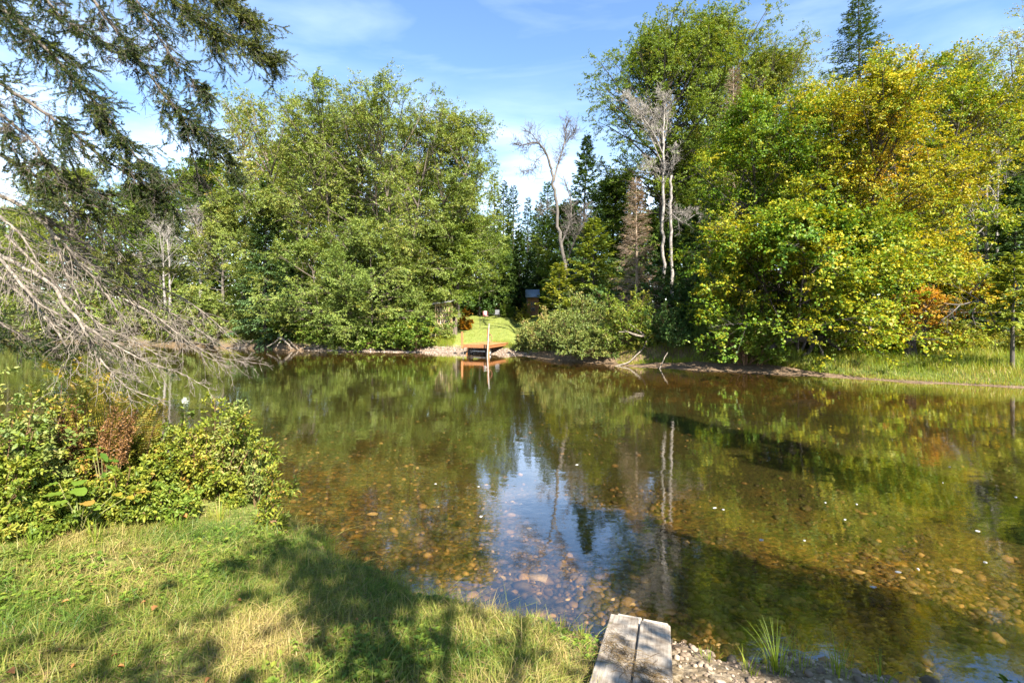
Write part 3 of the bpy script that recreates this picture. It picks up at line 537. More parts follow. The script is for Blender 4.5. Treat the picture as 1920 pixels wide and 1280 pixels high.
ROUND = [(0, .35), (.12, .8), (.3, 1), (.55, .95), (.75, .72), (.9, .42), (1, .16)]
SKIRT = [(0, .75), (.06, 1.0), (.25, 1.0), (.5, .85), (.72, .6), (.9, .36), (1, .14)]
TALL = [(0, .2), (.3, .35), (.45, .8), (.65, 1), (.82, .9), (.93, .6), (1, .25)]
SPRAY = [(0, .3), (.2, .8), (.5, 1), (.75, .85), (.9, .55), (1, .22)]
def dtree(name, px, Y, top, rpx, label, prof=ROUND, bark='bark', leaf='lf_green', cat='tree', group=None, seed=None, **k):
    b, H = height(px, Y, top); w_, f_ = decid(seed if seed is not None else int(px * 7 + Y), H, rpx / FPX * Y, prof, **k)
    return plant(name, b, label, cat, w_, f_, bark, leaf, group)
def ctree(name, px, Y, top, rpx, label, bark='bark_dark', leaf='needle', cat='tree', group=None, seed=None, parts=('trunk', 'crown'), **k):
    b, H = height(px, Y, top); w_, f_ = conifer(seed if seed is not None else int(px * 5 + Y), H, rpx / FPX * Y, **k)
    return plant(name, b, label, cat, w_, f_, bark, leaf, group, parts)

# ------------------------------------------------------------------ far bank: the big leafy group left of the lawn
dtree('beech_tree', 640, 43, 140, 130, 'tallest pale-green beech of the leafy group left of the lawn, its top spire highest', SPRAY, 'bark_beech', 'lf_beech', stems=4, spread=.45, n1=84, h0=.16, e1=72)
dtree('beech_tree', 752, 41.5, 165, 140, 'broad twin-topped pale-green beech in the middle of the leafy group', SPRAY, 'bark_beech', 'lf_beech', stems=5, spread=.5, n1=84, h0=.12, e1=74, tint0=.55)
dtree('beech_tree', 850, 42.5, 200, 84, 'slimmer beech with feathery top at the right end of the leafy group', SPRAY, 'bark_beech', 'lf_beech', stems=3, spread=.5, n1=74, h0=.14, e1=74, tint0=.5)
dtree('beech_tree', 555, 44, 175, 105, 'beech at the left end of the leafy group, two small tufts on top', SPRAY, 'bark_beech', 'lf_beech', stems=3, spread=.45, n1=70, h0=.16, e1=72, tint0=.58)
dtree('beech_tree', 698, 38.2, 402, 100, 'low wide beech whose layered sprays hang just above the bank', SKIRT, 'bark_beech', 'lf_beech', stems=3, spread=.4, n1=70, n2=9, h0=.12, e0=-4, e1=55, tint0=.48)
dtree('beech_tree', 612, 38.5, 430, 110, 'low beech with layered drooping sprays above exposed roots', SKIRT, 'bark_beech', 'lf_beech', stems=2, spread=.4, n1=56, n2=9, h0=.10, e0=-6, e1=55, tint0=.45)
dtree('broadleaf_tree', 835, 42.5, 400, 68, 'bright green small tree overhanging the lattice shelter', SKIRT, 'bark', 'lf_green', stems=2, spread=.4, n1=56, h0=.3, e0=6, droop=.05, tint0=.6)
dtree('broadleaf_tree', 898, 60, 392, 64, 'fresh green tree at the left rear of the lawn', ROUND, 'bark', 'lf_green', n1=60, h0=.24, tint0=.55)
ctree('fir_tree', 497, 41, 330, 66, 'blue-green fir with dark hollow at left edge of the leafy group', leaf='needle_blue', n1=110, n2=18, h0=.03)
ctree('fir_tree', 538, 40, 470, 52, 'low dark fir tucked under the left end of the beeches', leaf='needle_blue', n1=80, n2=15, h0=.02)
dtree('broadleaf_tree', 455, 50, 172, 78, 'thin yellow-orange tree rising behind the spruce boughs', SPRAY, 'bark', 'lf_yellow', n1=62, n2=7, n3=5, nl=9, h0=.2, tint0=.55, e1=70)
dtree('broadleaf_tree', 420, 47, 345, 62, 'olive green tree left of the blue-green fir', ROUND, 'bark', 'lf_beech', n1=54, h0=.1, tint0=.6)
dtree('broadleaf_tree', 140, 54, 292, 92, 'yellow-green rounded tree behind the spruce boughs at far left', ROUND, 'bark', 'lf_yellow', n1=70, h0=.15, tint0=.25)
dtree('broadleaf_tree', 262, 53, 330, 72, 'mid-green tree behind the bare birches, right of the yellow-green one', ROUND, 'bark', 'lf_green', n1=60, h0=.12, tint0=.6)
dtree('broadleaf_tree', 20, 56, 372, 70, 'leafy tree at the left border above the far water', ROUND, 'bark', 'lf_beech', n1=54, h0=.1, tint0=.6)
ctree('spruce_tree', 57, 66, 262, 70, 'slim distant spruce spire at far left', leaf='needle', n1=80, n2=12)
# bare birches on the left
for px, top, Y, lab, se, ln in ((374, 372, 46.5, 'pale bare birch with the thicker whiter trunk on the left bank', 5, (-.2, 0)), (318, 388, 47, 'thinner forked bare birch on the left bank', 8, (-.5, 0))):
    b, H = height(px, Y, top); w_, f_ = decid(se, H, 2.6, SPRAY, h0=.42, n1=26, n2=8, n3=5, nl=0, bare=True, e0=25, e1=70, r0=.24 if px > 350 else .16, lean=ln, stems=1 if px > 350 else 2, spread=.2)
    plant('birch_tree', b, lab, 'tree', w_, f_, 'bark_birch', 'lf_green')
# ------------------------------------------------------------------ gap in the middle, far trees
for px, Y, top, rp, lab, lf_ in ((926, 68, 318, 17, 'slender brownish spruce spire just right of the leafy group', 'needle_light'), (943, 74, 338, 22, 'dark pointed spruce at the left of the sky gap', 'needle'), (962, 80, 345, 20, 'tall thin pine in the sky gap, left of the shortest one', 'needle'),
                                 (989, 84, 368, 18, 'shortest distant pine in the middle of the sky gap', 'needle'), (1026, 70, 338, 34, 'blue-dark fir at the right of the sky gap', 'needle_blue'), (1008, 78, 385, 26, 'small far fir at the foot of the sky gap', 'needle')):
    ctree('spruce_tree', px, Y, top, rp * 2.3, lab, leaf=lf_, n1=100, n2=11, dl=.42, dw=.11, h0=.12, dens=.8)
for px, Y, top, rp, lab in ((975, 64, 430, 34, 'dark spruce at the rear of the lawn, left of the little cabin'), (1022, 66, 400, 36, 'dark spruce standing over the little cabin'), (948, 62, 440, 26, 'bushy young spruce behind the garden chairs')):
    ctree('spruce_tree', px, Y, top, rp, lab, leaf='needle', n1=100, n2=13, dl=.38, dw=.10, h0=.12)
ctree('spruce_tree', 1092, 44, 252, 88, 'tall pointed green spruce right of the crooked dead tree', leaf='needle_blue', n1=130, n2=16, h0=.08, power=.95)
ctree('fir_tree', 1112, 37, 405, 92, 'sunlit yellow-green fir in front of the pointed spruce', leaf='needle_light', n1=80, n2=15, h0=.06, up=.15)
ctree('fir_tree', 1050, 36.5, 490, 58, 'small golden-green fir at the right edge of the lawn', leaf='needle_light', n1=60, n2=12, h0=.08, tint0=.62)
dtree('broadleaf_tree', 1150, 50, 318, 60, 'dark green broadleaf between the pointed spruce and pale dead trunk', ROUND, 'bark_dark', 'lf_green', n1=60, h0=.1, tint0=.5)
dtree('broadleaf_tree', 1205, 46, 392, 70, 'mid-green tree filling in behind the dead brown spruce', ROUND, 'bark_dark', 'lf_green', n1=60, h0=.04, tint0=.6)
dtree('broadleaf_tree', 1288, 50, 330, 70, 'deep green tree between the pale dead trunks and the autumn maples', ROUND, 'bark_dark', 'lf_dark', n1=60, h0=.04, tint0=.6)
dtree('broadleaf_tree', 1060, 54, 372, 50, 'green broadleaf behind the crooked dead tree', ROUND, 'bark_dark', 'lf_green', n1=56, h0=.1, tint0=.55)
# crooked dead tree: built along its real bends
def limbtree(name, base, label, limbs, bark, seed, n2=20, n3=8, tw=1.15, l2=1.0, cat='tree'):
    # limbs: list of (points, radii); fine bare twigs grow along each limb
    r = np.random.default_rng(seed); s = Soup(); b0 = np.array(base)
    for k_, (pts, ra_) in enumerate(limbs):
        ra_ = (ra_[0] * .68, ra_[1] * .68); P = np.array(pts) - b0; u = np.linspace(0, 1, len(P)); uu = np.linspace(0, 1, 4 * len(P)); Q = np.stack([np.interp(uu, u, P[:, j]) for j in range(3)], -1); Q[1:-1] = (Q[:-2] + Q[1:-1] * 2 + Q[2:]) / 4
        Q += r.normal(size=Q.shape) * ra_[-1] * .6; rr = np.interp(uu, [0, 1], ra_); s.tubes(Q, rr, 7)
        if k_ == 0: continue
        Ls = np.linalg.norm(np.diff(P, axis=0), axis=1).sum(); n = int(n2 * Ls / 2 + 3); si = r.uniform(.15, 1, n); ix = (si * (len(Q) - 1)).astype(int); T = nrm(np.gradient(Q, axis=0))[ix]
        D = side_dirs(T, r, .8, .8, .2); L2 = l2 * r.uniform(.4, 1.3, n) * (1.15 - .6 * si); G = r.normal(size=(n, 3)) * .15
        s.tubes(curve(Q[ix], D, L2, G, 5, .08, r), np.maximum(.008, ra_[-1] * .5) * np.linspace(1, .35, 5)[None].repeat(n, 0), 4)
        k3 = n * n3; qi = np.repeat(np.arange(n), n3); P3, T3 = oncurve(Q[ix][qi], D[qi], L2[qi], G[qi], r.uniform(.2, 1, k3)); D3 = side_dirs(T3, r, .7, .8, .15); L3 = L2[qi] * r.uniform(.25, .6, k3)
        s.tubes(curve(P3, D3, L3, r.normal(size=(k3, 3)) * .15, 4, .08, r), (.011 * tw * np.linspace(1, .5, 4))[None].repeat(k3, 0), 3)
    e = empty(name, base, label, cat); s.build('trunk', M[bark], e, smooth=True); return e
def pl(Y, *pp): return [at(x, y, Y + d) for x, y, d in [(q + (0,))[:3] for q in pp]]
bd = base_at(1065, 38.5)
limbtree('dead_tree', bd, 'tall crooked dead tree with bare twisted branches beside the lawn', [
    ([np.array(bd) - UP * .1] + pl(38.5, (1062, 520), (1052, 460), (1046, 400), (1040, 352), (1034, 318)), (.26, .15)),
    (pl(38.5, (1034, 318), (1024, 285, -.3), (1010, 268, -.6), (992, 268, -1), (976, 274, -1.2), (964, 268, -1.4)), (.15, .04)),
    (pl(38.5, (1010, 268, -.6), (998, 252, -.8), (990, 246, -1.1)), (.06, .025)),
    (pl(38.5, (1024, 285, -.3), (1006, 300, -1), (996, 318, -1.4), (980, 326, -1.6)), (.05, .02)),
    (pl(38.5, (1038, 340), (1047, 305, .5), (1058, 270, .9), (1062, 240, 1.2), (1060, 222, 1.4)), (.13, .03)),
    (pl(38.5, (1058, 270, .9), (1074, 252, 1.2), (1086, 232, 1.6)), (.06, .02)),
    (pl(38.5, (1052, 460), (1070, 415, .6), (1072, 380, .9), (1056, 330, 1.2)), (.12, .05)),
    (pl(38.5, (1060, 500), (1082, 440, -.5), (1098, 410, -.8), (1102, 380, -.9)), (.10, .04)),
    (pl(38.5, (1046, 400), (1028, 390, -.5), (1014, 400, -.8)), (.05, .02))], 'bark_dead', 3)
# pale dead trunk with upswept limbs, and the leafy poplars behind it
bb = base_at(1243, 37)
limbtree('dead_tree', bb, 'tall pale dead trunk with bare upswept limbs against the leafy crown', [
    ([np.array(bb) - UP * .1] + pl(37, (1243, 500), (1242, 420), (1244, 340), (1243, 270)), (.20, .13)),
    (pl(37, (1243, 270), (1245, 230, .2), (1246, 200, .3), (1250, 178, .3)), (.11, .03)), (pl(37, (1243, 290), (1226, 250, -.5), (1205, 220, -1), (1180, 196, -1.6), (1164, 186, -2)), (.08, .02)),
    (pl(37, (1242, 310), (1215, 245, -.4), (1190, 200, -.5), (1172, 176, -.6)), (.07, .02)), (pl(37, (1243, 280), (1252, 225, .6), (1246, 188, .9), (1235, 170, 1)), (.07, .02)),
    (pl(37, (1243, 300), (1232, 240, .5), (1220, 205, .6), (1202, 190, .6)), (.06, .02)), (pl(37, (1243, 350), (1262, 300, -.8), (1270, 270, -1)), (.05, .02)), (pl(37, (1242, 345), (1222, 310, -1), (1200, 322, -1.4)), (.05, .018)),
    (pl(37, (1242, 420), (1266, 395, -1), (1290, 402, -1.5)), (.05, .018))], 'bark_birch', 4)
bb = base_at(1259, 39)
limbtree('dead_tree', bb, 'grey bare trunk standing close behind the pale dead one, broken top', [([np.array(bb) - UP * .1] + pl(39, (1260, 520), (1259, 440), (1256, 380), (1258, 330)), (.22, .15)), (pl(39, (1258, 400), (1280, 418, -.4), (1310, 398, -.8), (1318, 410, -1)), (.07, .03))], 'bark_birch', 6)
dtree('poplar_tree', 1240, 44, 35, 135, 'tall dark-trunked poplar, left stem of the high leafy crown', TALL, 'bark_dark', 'lf_green', n1=120, n2=10, n3=8, nl=15, ll=.135, lw=.098, h0=.36, e0=-2, e1=70, tint0=.62, r0=.30)
dtree('poplar_tree', 1338, 45.5, 4, 125, 'tallest poplar with pointed leafy top in the high leafy crown', TALL, 'bark_dark', 'lf_green', n1=120, n2=10, n3=8, nl=15, ll=.135, lw=.098, h0=.34, e0=5, e1=78, tint0=.7, r0=.30)
dtree('poplar_tree', 1425, 46, 72, 95, 'yellowish leaning poplar at the right of the high leafy crown', TALL, 'bark', 'lf_green', n1=120, n2=10, n3=7, nl=14, h0=.36, e0=10, e1=74, tint0=.82, lean=(1.2, 0))
ctree('dead_spruce_tree', 1194, 33.5, 330, 58, 'dead brown spruce with fine bare twigs left of the pale trunk', 'bark_deadbrown', 'needle_dead', n1=150, n2=13, dl=.30, dw=.06, dead=True, h0=.12, e0=-5, e1=30, dens=.9)
ctree('dead_spruce_tree', 1376, 36.5, 118, 44, 'narrow dead rusty-topped spruce in front of the poplars', 'bark_deadbrown', 'needle_dead', n1=190, n2=11, dl=.28, dw=.06, dead=True, h0=.3, e0=-20, e1=25, dens=.9, power=.6)
ctree('dead_spruce_tree', 1330, 39, 250, 40, 'grey twiggy dead spruce right of the pale trunk', 'bark_dead', 'needle_dead', n1=70, n2=7, dl=.3, dead=True, h0=.3, e0=-25, e1=20, dens=.5, power=.5)
dtree('broadleaf_tree', 1300, 42, 385, 66, 'shaded green tree behind the pale dead trunks', ROUND, 'bark_dark', 'lf_dark', n1=60, h0=.05, tint0=.6)
# ------------------------------------------------------------------ right bank: the autumn maples
dtree('maple_tree', 1440, 27, 165, 130, 'deep green maple at the left of the autumn group', SKIRT, 'bark_dark', 'lf_maple', stems=3, spread=.5, n1=96, n2=11, n3=7, nl=14, h0=.12, e0=0, e1=70, tint0=.34, tvar=.13, ll=.105, lw=.082)
dtree('maple_tree', 1590, 26.5, 125, 150, 'yellow-orange crowned maple in the middle of the autumn group', SPRAY, 'bark_dark', 'lf_maple', stems=4, spread=.4, n1=100, n2=11, n3=7, nl=14, h0=.14, e0=2, e1=72, tint0=.43, tvar=.13, ll=.105, lw=.082, focus=[((.6, -1.2, 11.0), 3.0, .24), ((-.8, -2.4, 8.2), 1.8, .22), ((2.0, -2, 8.5), 2.0, .18)])
dtree('maple_tree', 1718, 27, 140, 130, 'bright yellow-green maple at the right of the autumn group', SPRAY, 'bark', 'lf_maple', stems=3, spread=.45, n1=90, n2=11, n3=7, nl=13, h0=.2, e0=0, e1=70, tint0=.46, tvar=.13, ll=.105, lw=.082, focus=[((0, -2.5, 8), 2.0, .15)])
dtree('maple_tree', 1495, 24.4, 385, 165, 'low spreading maple leaning over the cut bank on dark twisted trunks', SKIRT, 'bark_dark', 'lf_maple', stems=4, spread=.55, n1=76, n2=11, n3=7, nl=13, h0=.14, e0=-6, e1=52, tint0=.42, tvar=.14, ll=.14, lw=.11)
dtree('maple_sapling', 1735, 23, 535, 52, 'small orange maple sapling glowing above the right-hand grass', ROUND, 'bark', 'lf_orange', n1=26, n2=5, n3=4, nl=7, h0=.2, tint0=.35, tvar=.25, ll=.13, lw=.1)
dtree('maple_sapling', 1790, 27, 455, 82, 'yellow-leaved young maple with flat sprays beside bare grey trunks', SKIRT, 'bark', 'lf_maple', n1=34, n2=7, n3=5, nl=8, h0=.35, e0=-5, e1=40, tint0=.66, tvar=.14, ll=.14, lw=.11)
ctree('spruce_tree', 1612, 48, -22, 165, 'tall grey-green spruce rising behind the orange-topped maple', leaf='needle', n1=190, n2=15, h0=.45, e0=-28, e1=22, tint0=.6, dens=.5, up=.05, power=.75)
dtree('broadleaf_tree', 1870, 37, 36, 130, 'tall soft-green tree at the upper right corner', SPRAY, 'bark', 'lf_beech', stems=2, spread=.35, n1=90, n2=8, n3=7, nl=10, h0=.25, e1=74, tint0=.72)
dtree('broadleaf_tree', 1790, 40, 120, 82, 'soft-green tree left of the upper corner one, thin top sprigs', SPRAY, 'bark', 'lf_beech', n1=70, n2=8, n3=6, nl=10, h0=.25, e1=74, tint0=.66)
dtree('broadleaf_tree', 1990, 33, 90, 120, 'leafy tree cut by the right border', SPRAY, 'bark', 'lf_green', n1=74, h0=.15, tint0=.62)
ctree('fir_tree', 1905, 28, 330, 66, 'dark blue-green fir at the right border behind the bare trunks', leaf='needle_blue', n1=100, n2=16, h0=.02)
ctree('pine_tree', 1898, 20.5, 470, 74, 'small pine with flat light-green boughs on the right bank', bark='bark', leaf='needle_light', n1=34, n2=14, h0=.3, e0=-8, e1=30, tint0=.5)
for px, Y, top, lab, se in ((1850, 29, 190, 'thin white bare trunk at right, reaching above the fir', 12), (1822, 30, 330, 'short pale bare trunk left of the thin white one', 13), (1872, 31, 215, 'twiggy grey dead sapling at right of the thin white trunk', 14)):
    b, H = height(px, Y, top); w_, f_ = decid(se, H, 1.7, SPRAY, h0=.5, n1=16, n2=6, n3=4, nl=0, bare=True, e0=20, e1=72, r0=.10); plant('dead_tree', b, lab, 'tree', w_, f_, 'bark_birch', 'lf_green')

# ------------------------------------------------------------------ woods behind: copies of a few trees
PROT = {}
def proto(key, w_, f_, bark, leaf): PROT[key] = (w_, f_, bark, leaf)
def woods(kind, spots, label, group, wf, H0, bark, leaf, seed):
    r = np.random.default_rng(seed); first = None
    for px, Y, top in spots:
        b, H = height(px, Y, top); s_ = H / H0
        if first is None:
            first = plant(kind, b, label, 'tree', wf[0], wf[1], bark, leaf, group); e = first
        else:
            e = first.copy(); COL.objects.link(e)
            for ch in first.children:
                c = ch.copy(); COL.objects.link(c); c.parent = e
        e.location = b; e.rotation_euler = (0, 0, r.uniform(0, 6.28)); w = s_ * r.uniform(.9, 1.15); e.scale = (w, w, s_)
def spots(seed, lo, hi, n, Y0, Y1, tops):
    r = np.random.default_rng(seed); px = lo + (hi - lo) * (np.arange(n) + r.random(n)) / n; xs = [t_[0] for t_ in tops]; ys = [t_[1] for t_ in tops]
    return [(p, Y, np.interp(p, xs, ys) + r.uniform(-14, 34)) for p, Y in zip(px, r.uniform(Y0, Y1, n))]
TL = [(-300, 330), (20, 400), (250, 380), (400, 250), (600, 240), (850, 290), (900, 380)]
TR = [(1050, 410), (1140, 360), (1250, 240), (1450, 220), (1700, 230), (1900, 150), (2300, 130)]
woods('broadleaf_tree', spots(1, -260, 900, 16, 56, 78, TL), 'leafy tree of the wood behind the front trees left of the lawn', 'leafy trees in the wood at left', decid(101, 16, 4.6, SKIRT, n1=56, n2=7, n3=6, nl=8, ll=.24, lw=.16, h0=.06), 16, 'bark_dark', 'lf_green', 1)
woods('spruce_tree', spots(2, -300, 880, 12, 58, 84, TL), 'dark conifer of the wood behind the front trees left of the lawn', 'conifers in the wood at left', conifer(102, 18, 3.2, n1=90, n2=12, dl=.5, dw=.13, h0=.05), 18, 'bark_dark', 'needle', 2)
woods('broadleaf_tree', spots(3, 1060, 2300, 18, 50, 74, TR), 'leafy tree of the wood behind the front trees right of the lawn', 'leafy trees in the wood at right', decid(103, 16, 4.6, SKIRT, n1=56, n2=7, n3=6, nl=8, ll=.24, lw=.16, h0=.06, tint0=.6), 16, 'bark_dark', 'lf_green', 3)
woods('spruce_tree', spots(4, 1050, 2250, 14, 48, 80, TR), 'dark conifer of the wood behind the front trees right of the lawn', 'conifers in the wood at right', conifer(104, 18, 3.2, n1=90, n2=12, dl=.5, dw=.13, h0=.05), 18, 'bark_dark', 'needle_blue', 4)
woods('spruce_tree', [(930, 92, 425), (955, 98, 418), (985, 96, 432), (1012, 94, 425), (1040, 95, 420), (968, 88, 455), (1000, 87, 450), (905, 88, 415)], 'far conifer closing the view behind the lawn', 'far conifers behind the lawn', conifer(105, 18, 3.4, n1=80, n2=11, dl=.55, dw=.15, h0=.03), 18, 'bark_dark', 'needle', 5)
rr_ = np.random.default_rng(5)
woods('spruce_tree', [(-500 + i * 52 + rr_.uniform(-18, 18), rr_.uniform(84, 125), rr_.uniform(395, 455) if (i * 52 - 500) < 860 or (i * 52 - 500) > 1090 else rr_.uniform(425, 450)) for i in range(58)], 'distant conifer deep in the wood on the far side', 'distant conifers', conifer(106, 20, 4.2, n1=80, n2=11, dl=.6, dw=.18, h0=.02), 20, 'bark_dark', 'needle', 6)
# low thicket under the trees, copies of one shrub per side
def thicket(name, spots_, label, group, wf, H0, leaf, seed):
    r = np.random.default_rng(seed); first = None
    for px, Y, top in spots_:
        b, H = height(px, Y, top); s_ = max(.35, H / H0)
        if first is None: first = plant(name, b, label, 'shrub', wf[0], wf[1], 'stem_red', leaf, group, ('stems', 'foliage')); e = first
        else:
            e = first.copy(); COL.objects.link(e)
            for ch in first.children: c = ch.copy(); COL.objects.link(c); c.parent = e
        e.location = b; e.rotation_euler = (0, 0, r.uniform(0, 6.28)); e.scale = (s_ * r.uniform(.95, 1.35),) * 2 + (s_,)
rr_ = np.random.default_rng(77)
def band(lo, hi, n, dY0, dY1, t0, t1):
    o = []
    for i in range(n):
        p = lo + (hi - lo) * (i + rr_.random()) / n; Y = 30.0
        for _ in range(12): Y = float(yfar((p - 960) / FPX * Y)) + 0
        o.append((p, Y + rr_.uniform(dY0, dY1), rr_.uniform(t0, t1)))
    return o
sh1 = bush(201, 2.2, 1.9, ns=26, n2=8, n3=4, nl=7, ll=.13, lw=.085, lowfill=1)
thicket('bush', band(-120, 480, 18, .5, 2.4, 560, 612), 'leafy bank shrub under the trees left of the beeches', 'bank shrubs at left', sh1, 2.2, 'lf_shrub', 1)
thicket('bush', band(-150, 470, 12, 3.5, 7, 470, 560), 'taller mixed shrub behind the left bank', 'taller shrubs behind the left bank', bush(202, 3.6, 2.4, ns=30, n2=9, n3=4, nl=7, ll=.15, lw=.095, lowfill=1), 3.6, 'lf_beech', 2)
thicket('bush', band(500, 800, 11, .8, 2.6, 585, 618), 'dark low shrub in the shade under the beeches', 'shrubs under the beeches', sh1 if False else bush(203, 1.8, 1.7, ns=22, n2=8, n3=4, nl=7, ll=.13, lw=.085, lowfill=1), 1.8, 'lf_green', 3)
thicket('bush', band(1230, 1560, 13, 1.6, 4.6, 560, 622), 'shaded green shrub on the cut bank under the maples', 'shrubs under the maples', bush(204, 2.2, 1.9, ns=26, n2=8, n3=4, nl=7, ll=.11, lw=.075, lowfill=1), 2.2, 'lf_green', 4)
thicket('bush', band(1600, 1990, 11, 4.0, 7.5, 590, 632), 'yellow-green fern-like shrub behind the right-hand grass', 'shrubs behind the right-hand grass', bush(205, 1.5, 1.5, ns=24, n2=8, n3=4, nl=7, ll=.11, lw=.06, lowfill=1), 1.5, 'lf_yellow', 5)
thicket('bush', band(1130, 1990, 14, 8, 13, 470, 560), 'dark undergrowth shrub deep between the right-hand trees', 'undergrowth deep at right', bush(206, 3.4, 2.4, ns=28, n2=8, n3=4, nl=7, ll=.15, lw=.095, lowfill=1), 3.4, 'lf_dark', 6)
thicket('bush', [(540 + i * 27, 60 + rr_.uniform(0, 12), rr_.uniform(505, 545)) for i in range(15)] + [(955 + i * 24, 68 + rr_.uniform(0, 6), rr_.uniform(515, 540)) for i in range(5)], 'dark undergrowth bush at the wood edge behind the lawn', 'undergrowth behind the lawn', bush(207, 3.6, 2.8, ns=26, n2=8, n3=4, nl=7, ll=.2, lw=.13, lowfill=1), 3.6, 'lf_dark', 7)
# the big mixed bush right of the dock: several shrubs
for px, Y, top, rp, lab, lf_, tn, foc in ((1030, 32.3, 585, 52, 'pinkish-tan tinged shrub at the left of the big bank bush, next to the dock', 'lf_shrub', .68, None), (1085, 30.2, 556, 74, 'dense grey-green shrub in the middle of the big bank bush', 'lf_shrub', .42, None),
                                    (1178, 28.6, 548, 66, 'fresh green shrub at the right of the big bank bush, above the forked branch', 'lf_green', .72, None), (1120, 28.4, 612, 60, 'low shrub of the big bank bush drooping into the water', 'lf_shrub', .45, None), (1262, 27.2, 575, 60, 'dark green shrub at the foot of the pale dead trunks', 'lf_dark', .6, None), (990, 34.6, 606, 26, 'small pale shrub on the right edge of the lawn', 'lf_shrub', .5, None)):
    b, H = height(px, Y, top); w_, f_ = bush(int(px), H, rp * 1.12 / FPX * Y, ns=52, n2=11, n3=5, nl=9, ll=.10, lw=.07, tint0=tn, lowfill=1, emin=2)
    plant('bush', b, lab, 'shrub', w_, f_, 'stem_red', lf_, None, ('stems', 'foliage'))
for px, Y, top, rp, lab, lf_ in ((836, 39.2, 590, 19, 'dark shrub hiding the foot of the lattice shelter', 'lf_beech'), (800, 37.4, 612, 30, 'yellow-green weeds beside the tree stump', 'lf_yellow'), (872, 46, 572, 14, 'small yellow-orange shrub left of the garden chairs', 'lf_orange'), (950, 57, 556, 13, 'bright green young tree beside the garden chairs', 'lf_green'), (982, 58, 560, 14, 'leafy sapling left of the little cabin', 'lf_yellow')):
    b, H = height(px, Y, top); w_, f_ = bush(int(px), H, rp / FPX * Y, ns=24, n2=8, n3=4, nl=6, ll=.13, lw=.085, lowfill=1)
    plant('bush', b, lab, 'shrub', w_, f_, 'stem_red', lf_, None, ('stems', 'foliage'))
